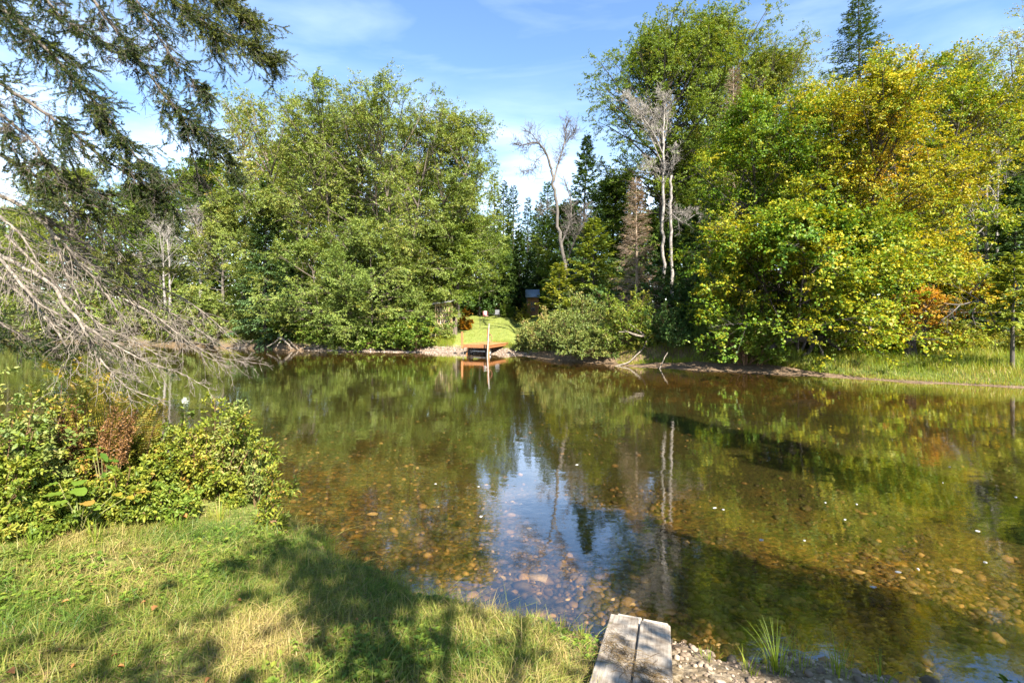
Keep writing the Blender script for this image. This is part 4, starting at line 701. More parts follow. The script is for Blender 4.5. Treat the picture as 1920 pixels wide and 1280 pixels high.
# ------------------------------------------------------------------ near spruce, its trunk just outside the frame at left
tb = np.array([-7.6, 5.6, gz(-7.6, 5.6)])
sp_e = empty('spruce_tree', tb, 'old spruce whose drooping half-dead boughs hang over the river at left', 'tree')
s = Soup(); s.tubes(curve(np.array([[0, 0, -.2]]), np.array([[0, 0, 1.0]]), np.array([17.0]), np.zeros((1, 3)), 14, .003, np.random.default_rng(1)), (.27 * (1 - .9 * np.linspace(0, 1, 14)))[None], 12)
s.build('trunk', M['bark_lichen'], sp_e, smooth=True)
rb = np.random.default_rng(41)
def bough(pts, r_a, r_b, live=0.0, n2=16, l2=.5, live0=0.0, n3=6, hang=.5, dens=2.6, tn=.45, dead=1.0):
    # pts: (px, py, depth). live = share of side twigs that still carry needles
    P = np.array([at(*p) for p in pts]) - tb; u = np.linspace(0, 1, len(P)); uu = np.linspace(0, 1, 5 * len(P)); Q = np.stack([np.interp(uu, u, P[:, j]) for j in range(3)], -1)
    for _ in range(2): Q[1:-1] = (Q[:-2] + Q[1:-1] * 2 + Q[2:]) / 4
    Q += rb.normal(size=Q.shape) * r_b * .7; rr = np.interp(uu, [0, 1], [r_a, r_b]); s = Soup(); s.tubes(Q, rr, 7)
    Ls = np.linalg.norm(np.diff(Q, axis=0), axis=1).sum(); n = int(n2 * Ls); si = rb.uniform(.02, 1, n); ix = np.minimum((si * len(Q)).astype(int), len(Q) - 1); T = nrm(np.gradient(Q, axis=0))[ix]
    q = rdir(rb, n) * [1, 1, .6]; q = nrm(q - T * (q * T).sum(-1, keepdims=True)); D = nrm(T * .8 + q * .75 - UP * hang * .5); L2 = l2 * rb.uniform(.25, 1.25, n) * (1.1 - .5 * si); G = rb.normal(size=(n, 3)) * .14 - UP * .2 * hang
    s.tubes(curve(Q[ix], D, L2, G, 5, .07, rb), (np.maximum(.0035, .008 * L2))[:, None] * np.linspace(1, .4, 5)[None], 4)
    n3 = n3 if live > .3 else 4; k = n * n3; qi = np.repeat(np.arange(n), n3); s3 = rb.uniform(.1, 1, k); P3, T3 = oncurve(Q[ix][qi], D[qi], L2[qi], G[qi], s3); D3 = side_dirs(T3, rb, .8, .75, -.12 * hang); L3 = np.maximum(.05, L2[qi] * rb.uniform(.15, .5, k)); G3 = rb.normal(size=(k, 3)) * .15
    s.tubes(curve(P3, D3, L3, G3, 4, .07, rb), (.0028 * np.linspace(1, .6, 4))[None].repeat(k, 0), 3)
    m5 = 2 if live > .3 else 1; k5 = k * m5; q5 = np.repeat(np.arange(k), m5); P5, T5 = oncurve(P3[q5], D3[q5], L3[q5], G3[q5], rb.uniform(.2, 1, k5)); D5 = side_dirs(T5, rb, .8, .7, -.1); L5 = np.maximum(.03, L3[q5] * rb.uniform(.2, .6, k5))
    s.tubes(curve(P5, D5, L5, np.zeros((k5, 3)), 2), np.full((k5, 2), .0020), 3)
    o = s.build('bough', M['bark_lichen' if live < .3 else 'bark_bough'], sp_e, smooth=True)
    if live > 0:
        al = (rb.random(n) < live) & (si > live0); lv = al[qi]
        # needle shoots: along the live twigs and their side twigs
        PA = [(P3[lv], D3[lv], L3[lv] * 1.3), (P5[lv[q5]], D5[lv[q5]], L5[lv[q5]] * 1.5)]
        tw = np.repeat(np.where(al)[0], 4); p6, t6 = oncurve(Q[ix][tw], D[tw], L2[tw], G[tw], rb.uniform(.1, .8, len(tw))); PA.append((p6, t6, L2[tw] * .25))
        f = Soup()
        for Pp, Dd, Ll in PA:
            m_ = np.clip((Ll / .0042 * dens).astype(int), 10, 120); ti = np.repeat(np.arange(len(Pp)), m_); kk = len(ti); st = rb.random(kk)
            pos = Pp[ti] + Dd[ti] * (Ll[ti] * st)[:, None]; qd = rdir(rb, kk); qd = nrm(qd - Dd[ti] * (qd * Dd[ti]).sum(-1, keepdims=True) + UP * .25); dr = nrm(Dd[ti] * .8 + qd * .75)
            f.leaves(pos, dr, rdir(rb, kk), rb.uniform(.013, .024, kk), rb.uniform(.0030, .0048, kk), np.clip(tn + .22 * rb.normal(size=len(Pp))[ti] + .15 * rb.normal(size=kk) + .3 * (st - .5), 0, 1), fold=.05)
        f.build('needles', M['needle_near'], o)
d = 5.2
bough([(-230, -160, 5.6), (-90, -60, 5.3), (0, 12, 5.1), (60, 62, 5), (140, 150, 5), (205, 225, 5.1), (262, 302, 5.2), (300, 345, 5.3)], .030, .006, .85, 34, .46, .10)
bough([(20, -170, 5.6), (160, -20, 5.4), (205, 42, 5.4), (245, 92, 5.4), (284, 145, 5.5), (318, 190, 5.6), (347, 228, 5.7), (366, 312, 5.9), (376, 345, 6)], .022, .004, .5, 26, .38, .0)
bough([(300, 170, 5.5), (345, 222, 5.6), (385, 245, 5.7), (415, 285, 5.8), (440, 330, 5.9)], .008, .003, .98, 60, .32, .0)
bough([(150, -160, 6), (290, -40, 5.9), (345, 22, 5.9), (410, 55, 6), (465, 88, 6.1), (505, 110, 6.2)], .018, .004, .95, 46, .46, .05, tn=.72)
bough([(180, -150, 6), (320, -60, 6), (400, -5, 6.1), (450, 20, 6.2), (480, 45, 6.2)], .016, .004, .95, 46, .46, .05, tn=.75)
bough([(120, -120, 5.8), (250, -10, 5.7), (290, 60, 5.7), (335, 125, 5.8), (385, 175, 5.9)], .016, .004, .75, 36, .44, .0)
bough([(-20, -120, 5), (60, -40, 5), (110, 30, 5), (170, 70, 5.1), (230, 90, 5.2)], .016, .004, .7, 32, .42)
bough([(-240, -10, 5.6), (-100, 80, 5.2), (0, 157, 5), (60, 197, 4.9), (130, 243, 5), (195, 300, 5.1), (270, 345, 5.2), (330, 392, 5.4)], .026, .005, .58, 26, .44)
bough([(-220, 60, 5.6), (-80, 150, 5.2), (0, 215, 5.0), (60, 262, 5), (100, 320, 5), (150, 372, 5.1), (215, 405, 5.3)], .024, .005, .45, 24, .42)
bough([(-200, 150, 5.4), (-60, 260, 5), (20, 300, 4.9), (90, 345, 5), (170, 362, 5.2), (255, 370, 5.4), (330, 345, 5.6)], .020, .005, .65, 26, .42, .2, tn=.6)
bough([(-240, 210, 5.8), (-100, 310, 5.5), (0, 367, 5.2), (50, 390, 5.1), (87, 423, 5.1), (120, 460, 5.1), (143, 490, 5.2), (173, 517, 5.3), (207, 563, 5.4), (227, 597, 5.5), (247, 627, 5.6), (262, 668, 5.7)], .027, .006, .06, 18, .45)
bough([(70, 400, 5.1), (117, 430, 5.2), (173, 467, 5.4), (215, 492, 5.6), (270, 500, 5.8), (335, 512, 6)], .020, .005, .7, 24, .36, .35, hang=.2, tn=1.0)
bough([(110, 440, 5.3), (180, 478, 5.5), (250, 520, 5.8), (300, 548, 6)], .014, .004, .35, 24, .34, .3, hang=.2, tn=.95)
bough([(-240, 340, 5.4), (-100, 430, 5.1), (17, 487, 4.8), (60, 510, 4.7), (103, 537, 4.7), (117, 567, 4.7), (147, 600, 4.7), (163, 627, 4.7), (170, 650, 4.75), (193, 680, 4.8), (213, 703, 4.8), (240, 728, 4.9), (300, 750, 5)], .024, .004, .03, 17, .42)
bough([(147, 602, 4.75), (197, 637, 4.9), (233, 657, 5), (277, 680, 5.1), (333, 697, 5.3), (390, 727, 5.4)], .016, .003, .06, 26, .34)
bough([(-230, 330, 5.2), (-90, 420, 4.8), (0, 483, 4.6), (43, 537, 4.5), (73, 570, 4.5), (110, 590, 4.6), (140, 617, 4.7), (180, 640, 4.8)], .020, .005, .02, 18, .42)
bough([(30, 520, 4.6), (50, 547, 4.6), (77, 587, 4.6), (110, 623, 4.6), (133, 663, 4.7), (147, 680, 4.7)], .018, .006, .0, 14, .36)
bough([(85, 408, 5.3), (110, 473, 5.2), (123, 510, 5.2), (140, 540, 5.2), (157, 577, 5.2), (183, 607, 5.3), (202, 632, 5.3)], .016, .004, .0, 20, .34)
bough([(120, 462, 5.6), (190, 505, 5.7), (245, 545, 5.9), (300, 575, 6.1), (330, 592, 6.2), (360, 608, 6.3), (383, 627, 6.4), (417, 650, 6.5), (447, 665, 6.6), (473, 681, 6.7)], .016, .003, .05, 20, .40)
bough([(210, 520, 5.8), (255, 570, 5.9), (300, 600, 6), (340, 612, 6.1), (395, 640, 6.2)], .010, .003, .12, 24, .40)
bough([(130, 300, 5.3), (150, 340, 5.4), (165, 390, 5.4), (195, 430, 5.5), (225, 470, 5.6)], .012, .004, .1, 20, .40)
bough([(-210, 300, 4.9), (-80, 360, 4.7), (0, 405, 4.6), (40, 440, 4.6), (70, 490, 4.6)], .018, .006, .2, 18, .40)
bough([(-180, 470, 4.9), (-60, 560, 4.7), (10, 612, 4.6), (60, 640, 4.6), (110, 655, 4.7)], .014, .005, .7, 24, .36, .1, tn=.4)
bough([(-160, 380, 5.6), (-40, 470, 5.6), (40, 540, 5.7), (90, 590, 5.8), (160, 640, 5.9), (220, 668, 6)], .018, .005, .1, 20, .5)

for pts in ([(60, 430, 5.6), (130, 490, 5.7), (200, 535, 5.8), (262, 585, 6), (320, 625, 6.1), (370, 660, 6.2), (430, 690, 6.4)], [(150, 470, 5.9), (230, 505, 6), (300, 540, 6.1), (350, 562, 6.2), (400, 600, 6.3), (440, 640, 6.4)],
            [(10, 440, 5.2), (70, 500, 5.2), (130, 560, 5.3), (190, 610, 5.4), (250, 640, 5.5), (310, 672, 5.7)], [(0, 520, 5.0), (60, 570, 5), (120, 625, 5.1), (200, 660, 5.2), (270, 690, 5.3)], [(90, 350, 5.7), (150, 410, 5.8), (210, 465, 5.9), (270, 520, 6), (310, 575, 6.1)], [(230, 560, 5.8), (290, 590, 5.9), (350, 640, 6), (400, 668, 6.1), (455, 678, 6.3)]):
    bough(pts, .013, .0035, .0, 22, .42)

# ------------------------------------------------------------------ plants on the near bank at left
def nbase(px, Y, dz=-.02): x = (px - 960) / FPX * Y; return np.array([x, Y, gz(x, Y) + dz])
def nbush(px, Y, top, rp, label, leaf='lf_near', seed=None, **k):
    b = nbase(px, Y); H = (EYE - (top - HORIZ) / FPX * Y - b[2]) * 1.12
    kw = dict(ns=34, n2=9, n3=4, nl=7, ll=.046, lw=.024, hexa=True, stemr=.006, lowfill=1); kw.update(k)
    w_, f_ = bush(seed or int(abs(px) * 3 + Y * 10), H, rp / FPX * Y, **kw)
    return plant('bush', b, label, 'shrub', w_, f_, 'stem_red', leaf, None, ('stems', 'foliage'))
nbush(395, 6.0, 778, 95, 'dense yellow-green meadowsweet bush at the water edge, rightmost of the near shrubs', ns=54, n2=12, n3=5, nl=6, ll=.044, lw=.024)
nbush(290, 5.6, 852, 85, 'yellow-green bush in front of the ferns on the near bank', ns=46, n2=11, n3=4, nl=6, tint0=.56)
nbush(215, 4.8, 895, 78, 'leafy bush below the brown fern stalks on the near bank', ns=42, n2=10, n3=4, nl=6, tint0=.5)
nbush(95, 5.0, 755, 95, 'bush with scattered reddish leaves at the lower left, behind the big leaves', ns=44, n2=11, n3=4, nl=6, tint0=.62, tvar=.22)
nbush(30, 4.7, 690, 100, 'tall shady shrub at the left border under the spruce boughs', leaf='lf_shrub', ns=44, n2=11, n3=4, nl=7, ll=.05, lw=.028, tint0=.45)
nbush(-20, 4.2, 830, 100, 'leafy shrub cut by the left border above the lawn', ns=40, n2=10, n3=4, nl=6, tint0=.5)
nbush(110, 5.6, 690, 62, 'slender shrub of pointed leaves beneath the hanging dead boughs', leaf='lf_shrub', ns=26, n2=10, n3=4, nl=6, tint0=.52, emin=50)
nbush(130, 4.45, 925, 75, 'low bright weeds around the big yellowing leaves', leaf='lf_near', ns=36, n2=9, n3=4, nl=6, tint0=.42)
nbush(300, 5.0, 925, 75, 'low green weeds between the bush and the mown lawn', leaf='lf_green', ns=34, n2=8, n3=4, nl=6, tint0=.72, ll=.05, lw=.026)
nbush(30, 4.15, 960, 85, 'fern-like green weeds at the lawn edge on the left border', leaf='lf_green', ns=34, n2=9, n3=4, nl=6, tint0=.78, ll=.05, lw=.018)
nbush(440, 5.7, 930, 45, 'thin-stemmed weeds at the tip of the near bank', leaf='lf_near', ns=26, n2=6, n3=3, nl=5, tint0=.5, emin=45)
for i, (px, Y, top, lab) in enumerate(((60, 5.0, 680, 'tall leafy shoots at upper left of the near shrubs, below the dark boughs'), (250, 5.8, 748, 'tall leafy shoots between the drooping fern and the white flower'), (15, 4.6, 655, 'tallest leafy shoots against the left border'), (285, 5.9, 790, 'loose leafy shoots left of the white flower stem'), (425, 6.0, 800, 'loose leafy shoots topping the meadowsweet bush near the water'), (360, 5.7, 800, 'reddish-tipped shoots in the middle of the meadowsweet bush'), (480, 5.9, 860, 'outermost leafy shoots reaching over the water'))):
    nbush(px, Y, top, 34, lab, leaf='lf_near' if i % 2 else 'lf_shrub', ns=9, n2=11, n3=4, nl=6, ll=.05, lw=.022, tint0=.5 + .06 * (i % 3), emin=66, seed=700 + i, lowfill=0)
# ferns
def fern(px, Y, label, fr, brown, seed):
    r = np.random.default_rng(seed); b = nbase(px, Y); e = empty('fern', b, label, 'fern')
    st = Soup(); lf = Soup()
    for (dx, top, lean_, br) in fr:
        P = np.zeros((1, 3)); tip = at(px + dx, top, Y + lean_) - b; L = np.array([np.linalg.norm(tip)]); G = np.array([[tip[0] * .5 / L[0], 0, -.22]]); D = (tip / L[:, None])[0:1] - G
        Q = curve(P, D, L, G, 12)[0]; st.tubes(Q, np.linspace(.006, .002, 12), 4)
        n = 20; s_ = np.repeat(np.linspace(.42 if not br else .3, .98, n), 2); side = np.tile([1, -1], n); p, t_ = oncurve(P.repeat(2 * n, 0), D.repeat(2 * n, 0), L.repeat(2 * n), G.repeat(2 * n, 0), s_)
        sd = nrm(np.cross(t_, UP + .01)) * side[:, None]; pd = nrm(sd + t_ * .35 - UP * .15); pl_ = L[0] * .125 * np.sin(np.clip((s_ - .25) / .78, 0, 1) * np.pi) ** .7 * r.uniform(.85, 1.1, 2 * n) + .02
        if br:
            m_ = 14; i = np.repeat(np.arange(2 * n), m_); q = r.random(len(i)); lf2.leaves(p[i] + pd[i] * (pl_[i] * .45 * q)[:, None] + r.normal(size=(len(i), 3)) * .008, rdir(r, len(i)), rdir(r, len(i)), .02, .012, r.random(len(i)))
        else:
            m_ = 9; i = np.repeat(np.arange(2 * n), m_ * 2); q = np.tile(np.repeat((np.arange(m_) + .5) / m_, 2), 2 * n); sg_ = np.tile([1, -1], 2 * n * m_)
            lp = p[i] + pd[i] * (pl_[i] * q)[:, None]; ld = nrm(t_[i] * sg_[:, None] + pd[i] * .5); lf.leaves(lp, ld, np.array([.25, -.8, .55]) + .45 * rdir(r, len(i)), .026 * (1 - .6 * q) * L[0], .011, np.clip(.45 + .25 * r.normal(size=2 * n)[i] + .1 * r.normal(size=len(i)), 0, 1), hexa=False)
    st.build('stalks', M['stem_red'], e, smooth=True)
    if lf.n: lf.build('fronds', M['lf_fern'], e)
lf2 = Soup()
fern(205, 5.6, 'tall yellowing royal fern in front of the hanging branch tips', [(10, 735, .1, 0), (50, 735, -.2, 0), (100, 748, .1, 0), (-50, 745, .1, 0), (-30, 712, .2, 0), (45, 765, -.3, 0), (75, 757, .2, 0), (-12, 725, -.1, 0), (25, 752, .25, 0)], True, 3)
fern(150, 5.3, 'smaller yellow-green fern at the left of the royal fern', [(-10, 700, 0, 0), (20, 728, -.2, 0), (-50, 740, .1, 0)], False, 5)
fern(262, 5.7, 'drooping yellow fern frond leaning toward the water', [(45, 758, 0, 0), (20, 775, .1, 0)], False, 6)
# brown fertile fern stalks, one plant
bq = nbase(190, 5.15); e = empty('fern', bq, 'cluster of brown dried fern stalks with shrivelled fronds on the near bank', 'fern'); st = Soup(); lf2 = Soup(); r = np.random.default_rng(8)
for px, top, wd in ((110, 765, 8), (125, 790, 9), (150, 745, 8), (135, 758, 7), (215, 762, 12), (230, 770, 14), (245, 778, 12), (200, 790, 12), (255, 768, 10), (190, 800, 9)):
    a_ = np.array([(px * .35 + 190 * .65 - 190) / FPX * 5.1 * .8, r.normal() * .06, 0]); tip = at(px, top, 5.15 + r.normal() * .12) - bq; Q = np.stack([lerp(a_, tip, u) + np.array([0, 0, .05 * math.sin(u * 3.14)]) for u in np.linspace(0, 1, 8)]); st.tubes(Q, np.linspace(.006, .0025, 8), 4)
    n = 420; u = r.uniform(.48, 1, n); p = a_ + (tip - a_) * u[:, None] + r.normal(size=(n, 3)) * wd / FPX * 5.4 * .36 * [1, 1, .5]; lf2.leaves(p, rdir(r, n) - UP * .5, rdir(r, n), .026, .014, r.random(n))
st.build('stalks', M['stem_red'], e, smooth=True); lf2.build('fronds', M['fern_brown'], e)
# goldenrods and the white-flowered stem
def flower(name, px, Y, top, label, mat, seed, w=.05, h=.16, leaf='lf_near', ll=.075, side=0):
    r = np.random.default_rng(seed); b = nbase(px, Y); tip = at(px + side, top, Y) - b; e = empty(name, b, label, 'wildflower'); st = Soup()
    Q = np.stack([tip * u + np.array([.03 * math.sin(u * 3), .02 * math.sin(u * 4), 0]) for u in np.linspace(0, 1, 9)]); st.tubes(Q, np.linspace(.005, .002, 9), 4)
    n = 46; u = r.uniform(.3, .9, n); an = r.uniform(0, 6.28, n); D = np.stack([np.cos(an), np.sin(an), .5 * np.ones(n)], -1); lf = Soup(); lf.leaves(tip * u[:, None] + np.stack([.03 * np.sin(u * 3), .02 * np.sin(u * 4), 0 * u], -1), D, UP + .3 * rdir(r, n), ll * r.uniform(.6, 1.2, n), ll * .22, .5 + .2 * r.normal(size=n), hexa=True)
    fl = Soup()
    for j in range(9):
        a_ = j * 2.4; u0 = 1 - h / np.linalg.norm(tip) * (1 - j / 9); p0 = tip * u0; d0 = np.array([math.cos(a_), math.sin(a_), .55]); ln = w * (1.5 - j / 9); k = 60; q = r.random(k)
        fl.leaves(p0 + d0 * (ln * q)[:, None] + UP * (-.02 * q ** 2)[:, None] + r.normal(size=(k, 3)) * .006, rdir(r, k) + UP * .6, rdir(r, k), .011, .008, r.random(k))
    st.build('stem', M['stem_green'], e, smooth=True); lf.build('foliage', M[leaf], e); fl.build('blossom', M[mat], e)
flower('goldenrod', 147, 5.5, 668, 'goldenrod in bloom, topmost yellow plume beside the hanging branch', 'golden', 1, .06, .2)
flower('goldenrod', 168, 5.4, 690, 'goldenrod with one-sided yellow plume just right of the topmost', 'golden', 2, .07, .16, side=12)
flower('goldenrod', 180, 5.6, 698, 'goldenrod whose plume nods towards the water', 'golden', 3, .06, .14, side=22)
flower('goldenrod', 88, 5.3, 672, 'pale goldenrod at the left of the hanging dead branch', 'golden', 4, .04, .12)
flower('goldenrod', 104, 5.2, 690, 'small goldenrod beside the pale one', 'golden', 5, .04, .1, side=6)
flower('boneset', 330, 5.9, 746, 'tall stem with white flower head rising above the meadowsweet bush', 'whitefl', 6, .022, .06, leaf='lf_green', ll=.08, side=16)
# big yellowing leaves and the pointed-leaf sapling
def bigleaf(name, px, Y, label, lv, seed, L0=.125, W0=.10, leaf='lf_big', spear=False):
    r = np.random.default_rng(seed); b = nbase(px, Y); e = empty(name, b, label, 'plant'); st = Soup()
    for j, (lx, ly, dd, a_, tn, sz) in enumerate(lv):
        p = at(lx, ly, Y + dd) - b; st.tubes(np.stack([np.zeros(3), p * .5 + UP * .05, p]), np.array([.006, .005, .003]), 4)
        D = np.array([[math.cos(a_), -.35 - .3 * r.random(), -.05 + .3 * r.normal() * .5]]); lf = Soup(); n = 5
        # a broad leaf: a ribbed surface with a curled rim
        dv = nrm(D)[0]; sv = nrm(np.cross(dv, UP)); uv = np.cross(sv, dv); us = np.linspace(0, 1, 9); prof_ = np.sin(us ** .75 * np.pi) ** .8; V = []
        for i_, u in enumerate(us):
            for w in np.linspace(-1, 1, 5): V.append(p + dv * L0 * sz * u + sv * w * W0 * sz * .5 * prof_[i_] + uv * (.06 * abs(w) * prof_[i_] * W0 * 3 * .3 - .10 * L0 * u * u + .006 * math.sin(i_ * 2.2 + w * 3)))
        idx = np.arange(45).reshape(9, 5); lf.add(V, np.stack([idx[:-1, :-1], idx[:-1, 1:], idx[1:, 1:], idx[1:, :-1]], -1).reshape(-1, 4), tn); lf.build('leaf', M[leaf], e, smooth=True)
    st.build('stalks', M['stem_green'], e, smooth=True)
bigleaf('broad_leaved_plant', 150, 4.35, 'plant with very big pale yellow-green leaves, one browning, at the lawn edge', [(118, 925, 0, 3.0, .35, 1.2), (140, 915, .05, .4, .3, 1.25), (128, 940, -.1, 3.6, .45, 1.1), (160, 940, -.1, -.4, .95, 1.05), (150, 900, .15, 1.2, .3, 1.1), (175, 950, -.05, .1, .4, .8), (110, 905, .1, 2.6, .3, .9), (215, 925, .2, .2, .85, .8), (240, 930, .2, -.1, .9, .6)], 1)
bigleaf('seedling', 195, 4.9, 'seedling with long pointed bright green leaves in front of the ferns', [(175, 855, 0, 3.1, .1, 1.2), (190, 848, 0, .3, .05, 1.2), (205, 862, 0, -.2, .15, 1.3), (180, 840, .1, 2.2, .1, .9), (200, 872, -.05, .1, .15, 1.2), (195, 885, -.1, -1.0, .1, .9)], 2, .15, .045, 'lf_green')
# leaning sprig over the water
def sprig(px, Y, label, stems, seed, tn=.5):
    r = np.random.default_rng(seed); b = nbase(px, Y); e = empty('willow_sprig', b, label, 'shrub'); st = Soup(); lf = Soup()
    for pts in stems:
        Q = np.array([b - b] + [at(*p) - b for p in pts]) if pts[0] != 0 else None; u = np.linspace(0, 1, len(Q)); uu = np.linspace(0, 1, 24); Qs = np.stack([np.interp(uu, u, Q[:, j]) for j in range(3)], -1); Qs[1:-1] = (Qs[:-2] + 2 * Qs[1:-1] + Qs[2:]) / 4
        st.tubes(Qs, np.linspace(.006, .0018, 24), 5); n = 95; ii_ = r.integers(8, 24, n); T = nrm(np.gradient(Qs, axis=0))[ii_]; D = side_dirs(T, r, .5, .9, .1); L2 = r.uniform(.03, .14, n)
        st.tubes(curve(Qs[ii_], D, L2, np.zeros((n, 3)), 3), np.full((n, 3), .0015), 3); i2 = np.repeat(np.arange(n), 5); q = r.uniform(.1, 1.1, len(i2)); lp = Qs[ii_][i2] + D[i2] * (L2[i2] * q)[:, None]
        lf.leaves(lp, nrm(D[i2] + rdir(r, len(i2)) * .8), UP + .6 * rdir(r, len(i2)), r.uniform(.035, .062, len(i2)), r.uniform(.016, .026, len(i2)), np.clip(tn + .22 * r.normal(size=len(i2)), 0, 1), hexa=True)
    st.build('stems', M['stem_red'], e, smooth=True); lf.build('foliage', M['lf_near'], e)
sprig(430, 5.35, 'thin leafy sprig leaning out over the clear water beyond the bank tip', [[(470, 985, 5.3), (500, 940, 5.3), (512, 905, 5.3), (505, 885, 5.3)], [(470, 988, 5.25), (508, 955, 5.2), (530, 915, 5.2), (548, 915, 5.2)], [(480, 985, 5.2), (515, 975, 5.1), (528, 985, 5.1), (533, 1020, 5.1)]], 4, .55)
sprig(420, 5.9, 'upright leafy shoot standing out of the meadowsweet bush top', [[(440, 830, 5.9), (452, 800, 5.9), (458, 785, 5.9)], [(470, 835, 5.8), (490, 840, 5.8), (512, 850, 5.8)]], 5, .5)
# grass tufts
def tuft(px, Y, label, n, L, sp, seed, tn=.35, group=None, dz=0):
    r = np.random.default_rng(seed); b = nbase(px, Y, dz); a = r.uniform(0, 6.28, n); l_ = L * r.uniform(.5, 1.15, n); ln = r.uniform(.1, .75, n)
    s_ = np.linspace(0, 1, 6)[None, :, None]; d = np.stack([np.cos(a), np.sin(a), 0 * a], -1); P = (d * sp * r.random(n)[:, None])[:, None] + UP * l_[:, None, None] * (s_ - .35 * ln[:, None, None] * s_ ** 2) + d[:, None] * (l_ * ln)[:, None, None] * s_ ** 1.8
    s = Soup(); s.strips(P, (.006 * (1 - np.linspace(0, 1, 6) ** 1.5) + .0006)[None].repeat(n, 0), np.stack([-np.sin(a), np.cos(a), 0 * a], -1), tint=np.clip(tn + .2 * r.normal(size=n), 0, 1))
    return tag(s.build('grass_tuft', M['tallgrass'], loc=b), label, 'grass tuft', group)
tuft(1455, 3.62, 'tall grass tuft at the bottom edge, right of the planks', 60, .34, .10, 1, .4)
tuft(1570, 3.5, 'sparser grass tuft at the bottom edge, farther right of the planks', 34, .26, .09, 2, .45)
tuft(1405, 3.65, 'short grass tuft on the bare soil between the planks and the tall tuft', 34, .16, .08, 9, .4)
tuft(1500, 3.62, 'loose grass blades between the tall tuft and the sparser one', 16, .22, .12, 31, .45)
tuft(1330, 3.75, 'weedy little tuft on the soil just right of the planks', 20, .10, .10, 32, .5)
tuft(1650, 3.42, 'few grass blades by the water at the bottom right', 16, .2, .08, 10, .4)
tuft(1012, 4.15, 'grass sprig sprouting from the shallow water left of the planks', 13, .16, .03, 3, .5, dz=.03)
tuft(1050, 3.95, 'pale tussock on the sod lump at the bank foot', 50, .15, .08, 4, .7)
tuft(1090, 3.8, 'short tuft hugging the left plank', 40, .14, .07, 5, .35)
tuft(1165, 2.95, 'little grass tuft poking up beside the left plank at the bottom edge', 12, .14, .04, 6, .3)
tuft(745, 4.3, 'darker grass tuft on the bank lip at the middle of the lawn edge', 60, .14, .12, 7, .3)
tuft(60, 4.00, 'grass tuft where the lawn meets the weeds at the left border', 46, 0.20, .14, 21, 0.35)
tuft(180, 4.25, 'grass tuft at the foot of the big yellowing leaves', 46, 0.22, .14, 22, 0.40)
tuft(330, 4.75, 'grass tuft below the low green weeds beside the lawn ridge', 46, 0.20, .14, 23, 0.30)
tuft(410, 5.20, 'pale dry grass tuft at the tip of the lawn below the meadowsweet', 46, 0.24, .14, 24, 0.75)
tuft(610, 5.1, 'grass tuft drooping over the bank lip near the leaning sprig', 60, .15, .14, 8, .35)
r = np.random.default_rng(5)
for px, Y, lab in ((1908, 3.5, 'small leafy weed at the bottom right corner'),):
    b = nbase(px, Y); w_, f_ = bush(9, .16, .12, ns=9, n2=3, n3=2, nl=4, ll=.05, lw=.03, hexa=True, stemr=.003); plant('weed', b, lab, 'plant', w_, f_, 'stem_green', 'lf_green', None, ('stems', 'foliage'))
# lump of sod at the bank foot
s = Soup(); v = IV * (1 + .16 * np.random.default_rng(3).normal(size=(len(IV), 1))) * [.16, .10, .075]; s.add(v, IF, .5); tag(s.build('sod_lump', M['bark'], smooth=True, loc=nbase(1050, 3.98, .0)), 'dark sod lump slumped at the foot of the near bank', 'sod')

# ------------------------------------------------------------------ plank walkway
m, t = newmat('weathered_plank'); l = t.links.new
tx = N_(t, 'ShaderNodeTexCoord'); mp = N_(t, 'ShaderNodeMapping'); mp.inputs['Scale'].default_value = (1, .06, 1); l(tx.outputs['Object'], mp.inputs[0])
na = N_(t, 'ShaderNodeTexNoise'); na.inputs['Scale'].default_value = 55; na.inputs['Detail'].default_value = 6; na.inputs['Roughness'].default_value = .7; l(mp.outputs[0], na.inputs['Vector'])
nb = N_(t, 'ShaderNodeTexNoise'); nb.inputs['Scale'].default_value = 4.5; nb.inputs['Detail'].default_value = 7; nb.inputs['Roughness'].default_value = .62; l(tx.outputs['Object'], nb.inputs['Vector'])
r1 = ramp(t, [(.3, (.20, .165, .125)), (.7, (.46, .40, .325))]); l(na.outputs['Fac'], r1.inputs[0]); r2 = ramp(t, [(.36, (.42, .36, .30)), (.58, (1.1, 1.08, 1.05))]); l(nb.outputs['Fac'], r2.inputs[0])
xx = N_(t, 'ShaderNodeMix', data_type='RGBA', blend_type='MULTIPLY'); xx.inputs[0].default_value = 1; l(r1.outputs[0], xx.inputs[6]); l(r2.outputs[0], xx.inputs[7])
b = N_(t, 'ShaderNodeBsdfPrincipled'); b.inputs['Roughness'].default_value = .85; l(xx.outputs[2], b.inputs['Base Color']); bu = N_(t, 'ShaderNodeBump'); bu.inputs['Strength'].default_value = .5; bu.inputs['Distance'].default_value = .006; l(na.outputs['Fac'], bu.inputs['Height']); l(bu.outputs[0], b.inputs['Normal'])
o_ = N_(t, 'ShaderNodeOutputMaterial'); l(b.outputs[0], o_.inputs[0]); M['plank'] = m
M['plank2'] = barkmat('pale_board', (.40, .33, .24), (.60, .52, .40), scale=14, stretch=1, bump=.2, rough=.85)
A = at(1183, 1280, 2.98); B_ = at(1199, 1166, 4.07); A[2] = .50; B_[2] = .20
ax = B_ - A; Lp = np.linalg.norm(ax); yaw = -math.atan2(ax[0], ax[1]); pit = math.atan2(ax[2], math.hypot(ax[0], ax[1]))
pe = empty('plank_walkway', A - np.array([0, 0, .0]), 'weathered grey planks sloping from the near bank into the water', 'planks'); pe.rotation_euler = (pit, 0, yaw)
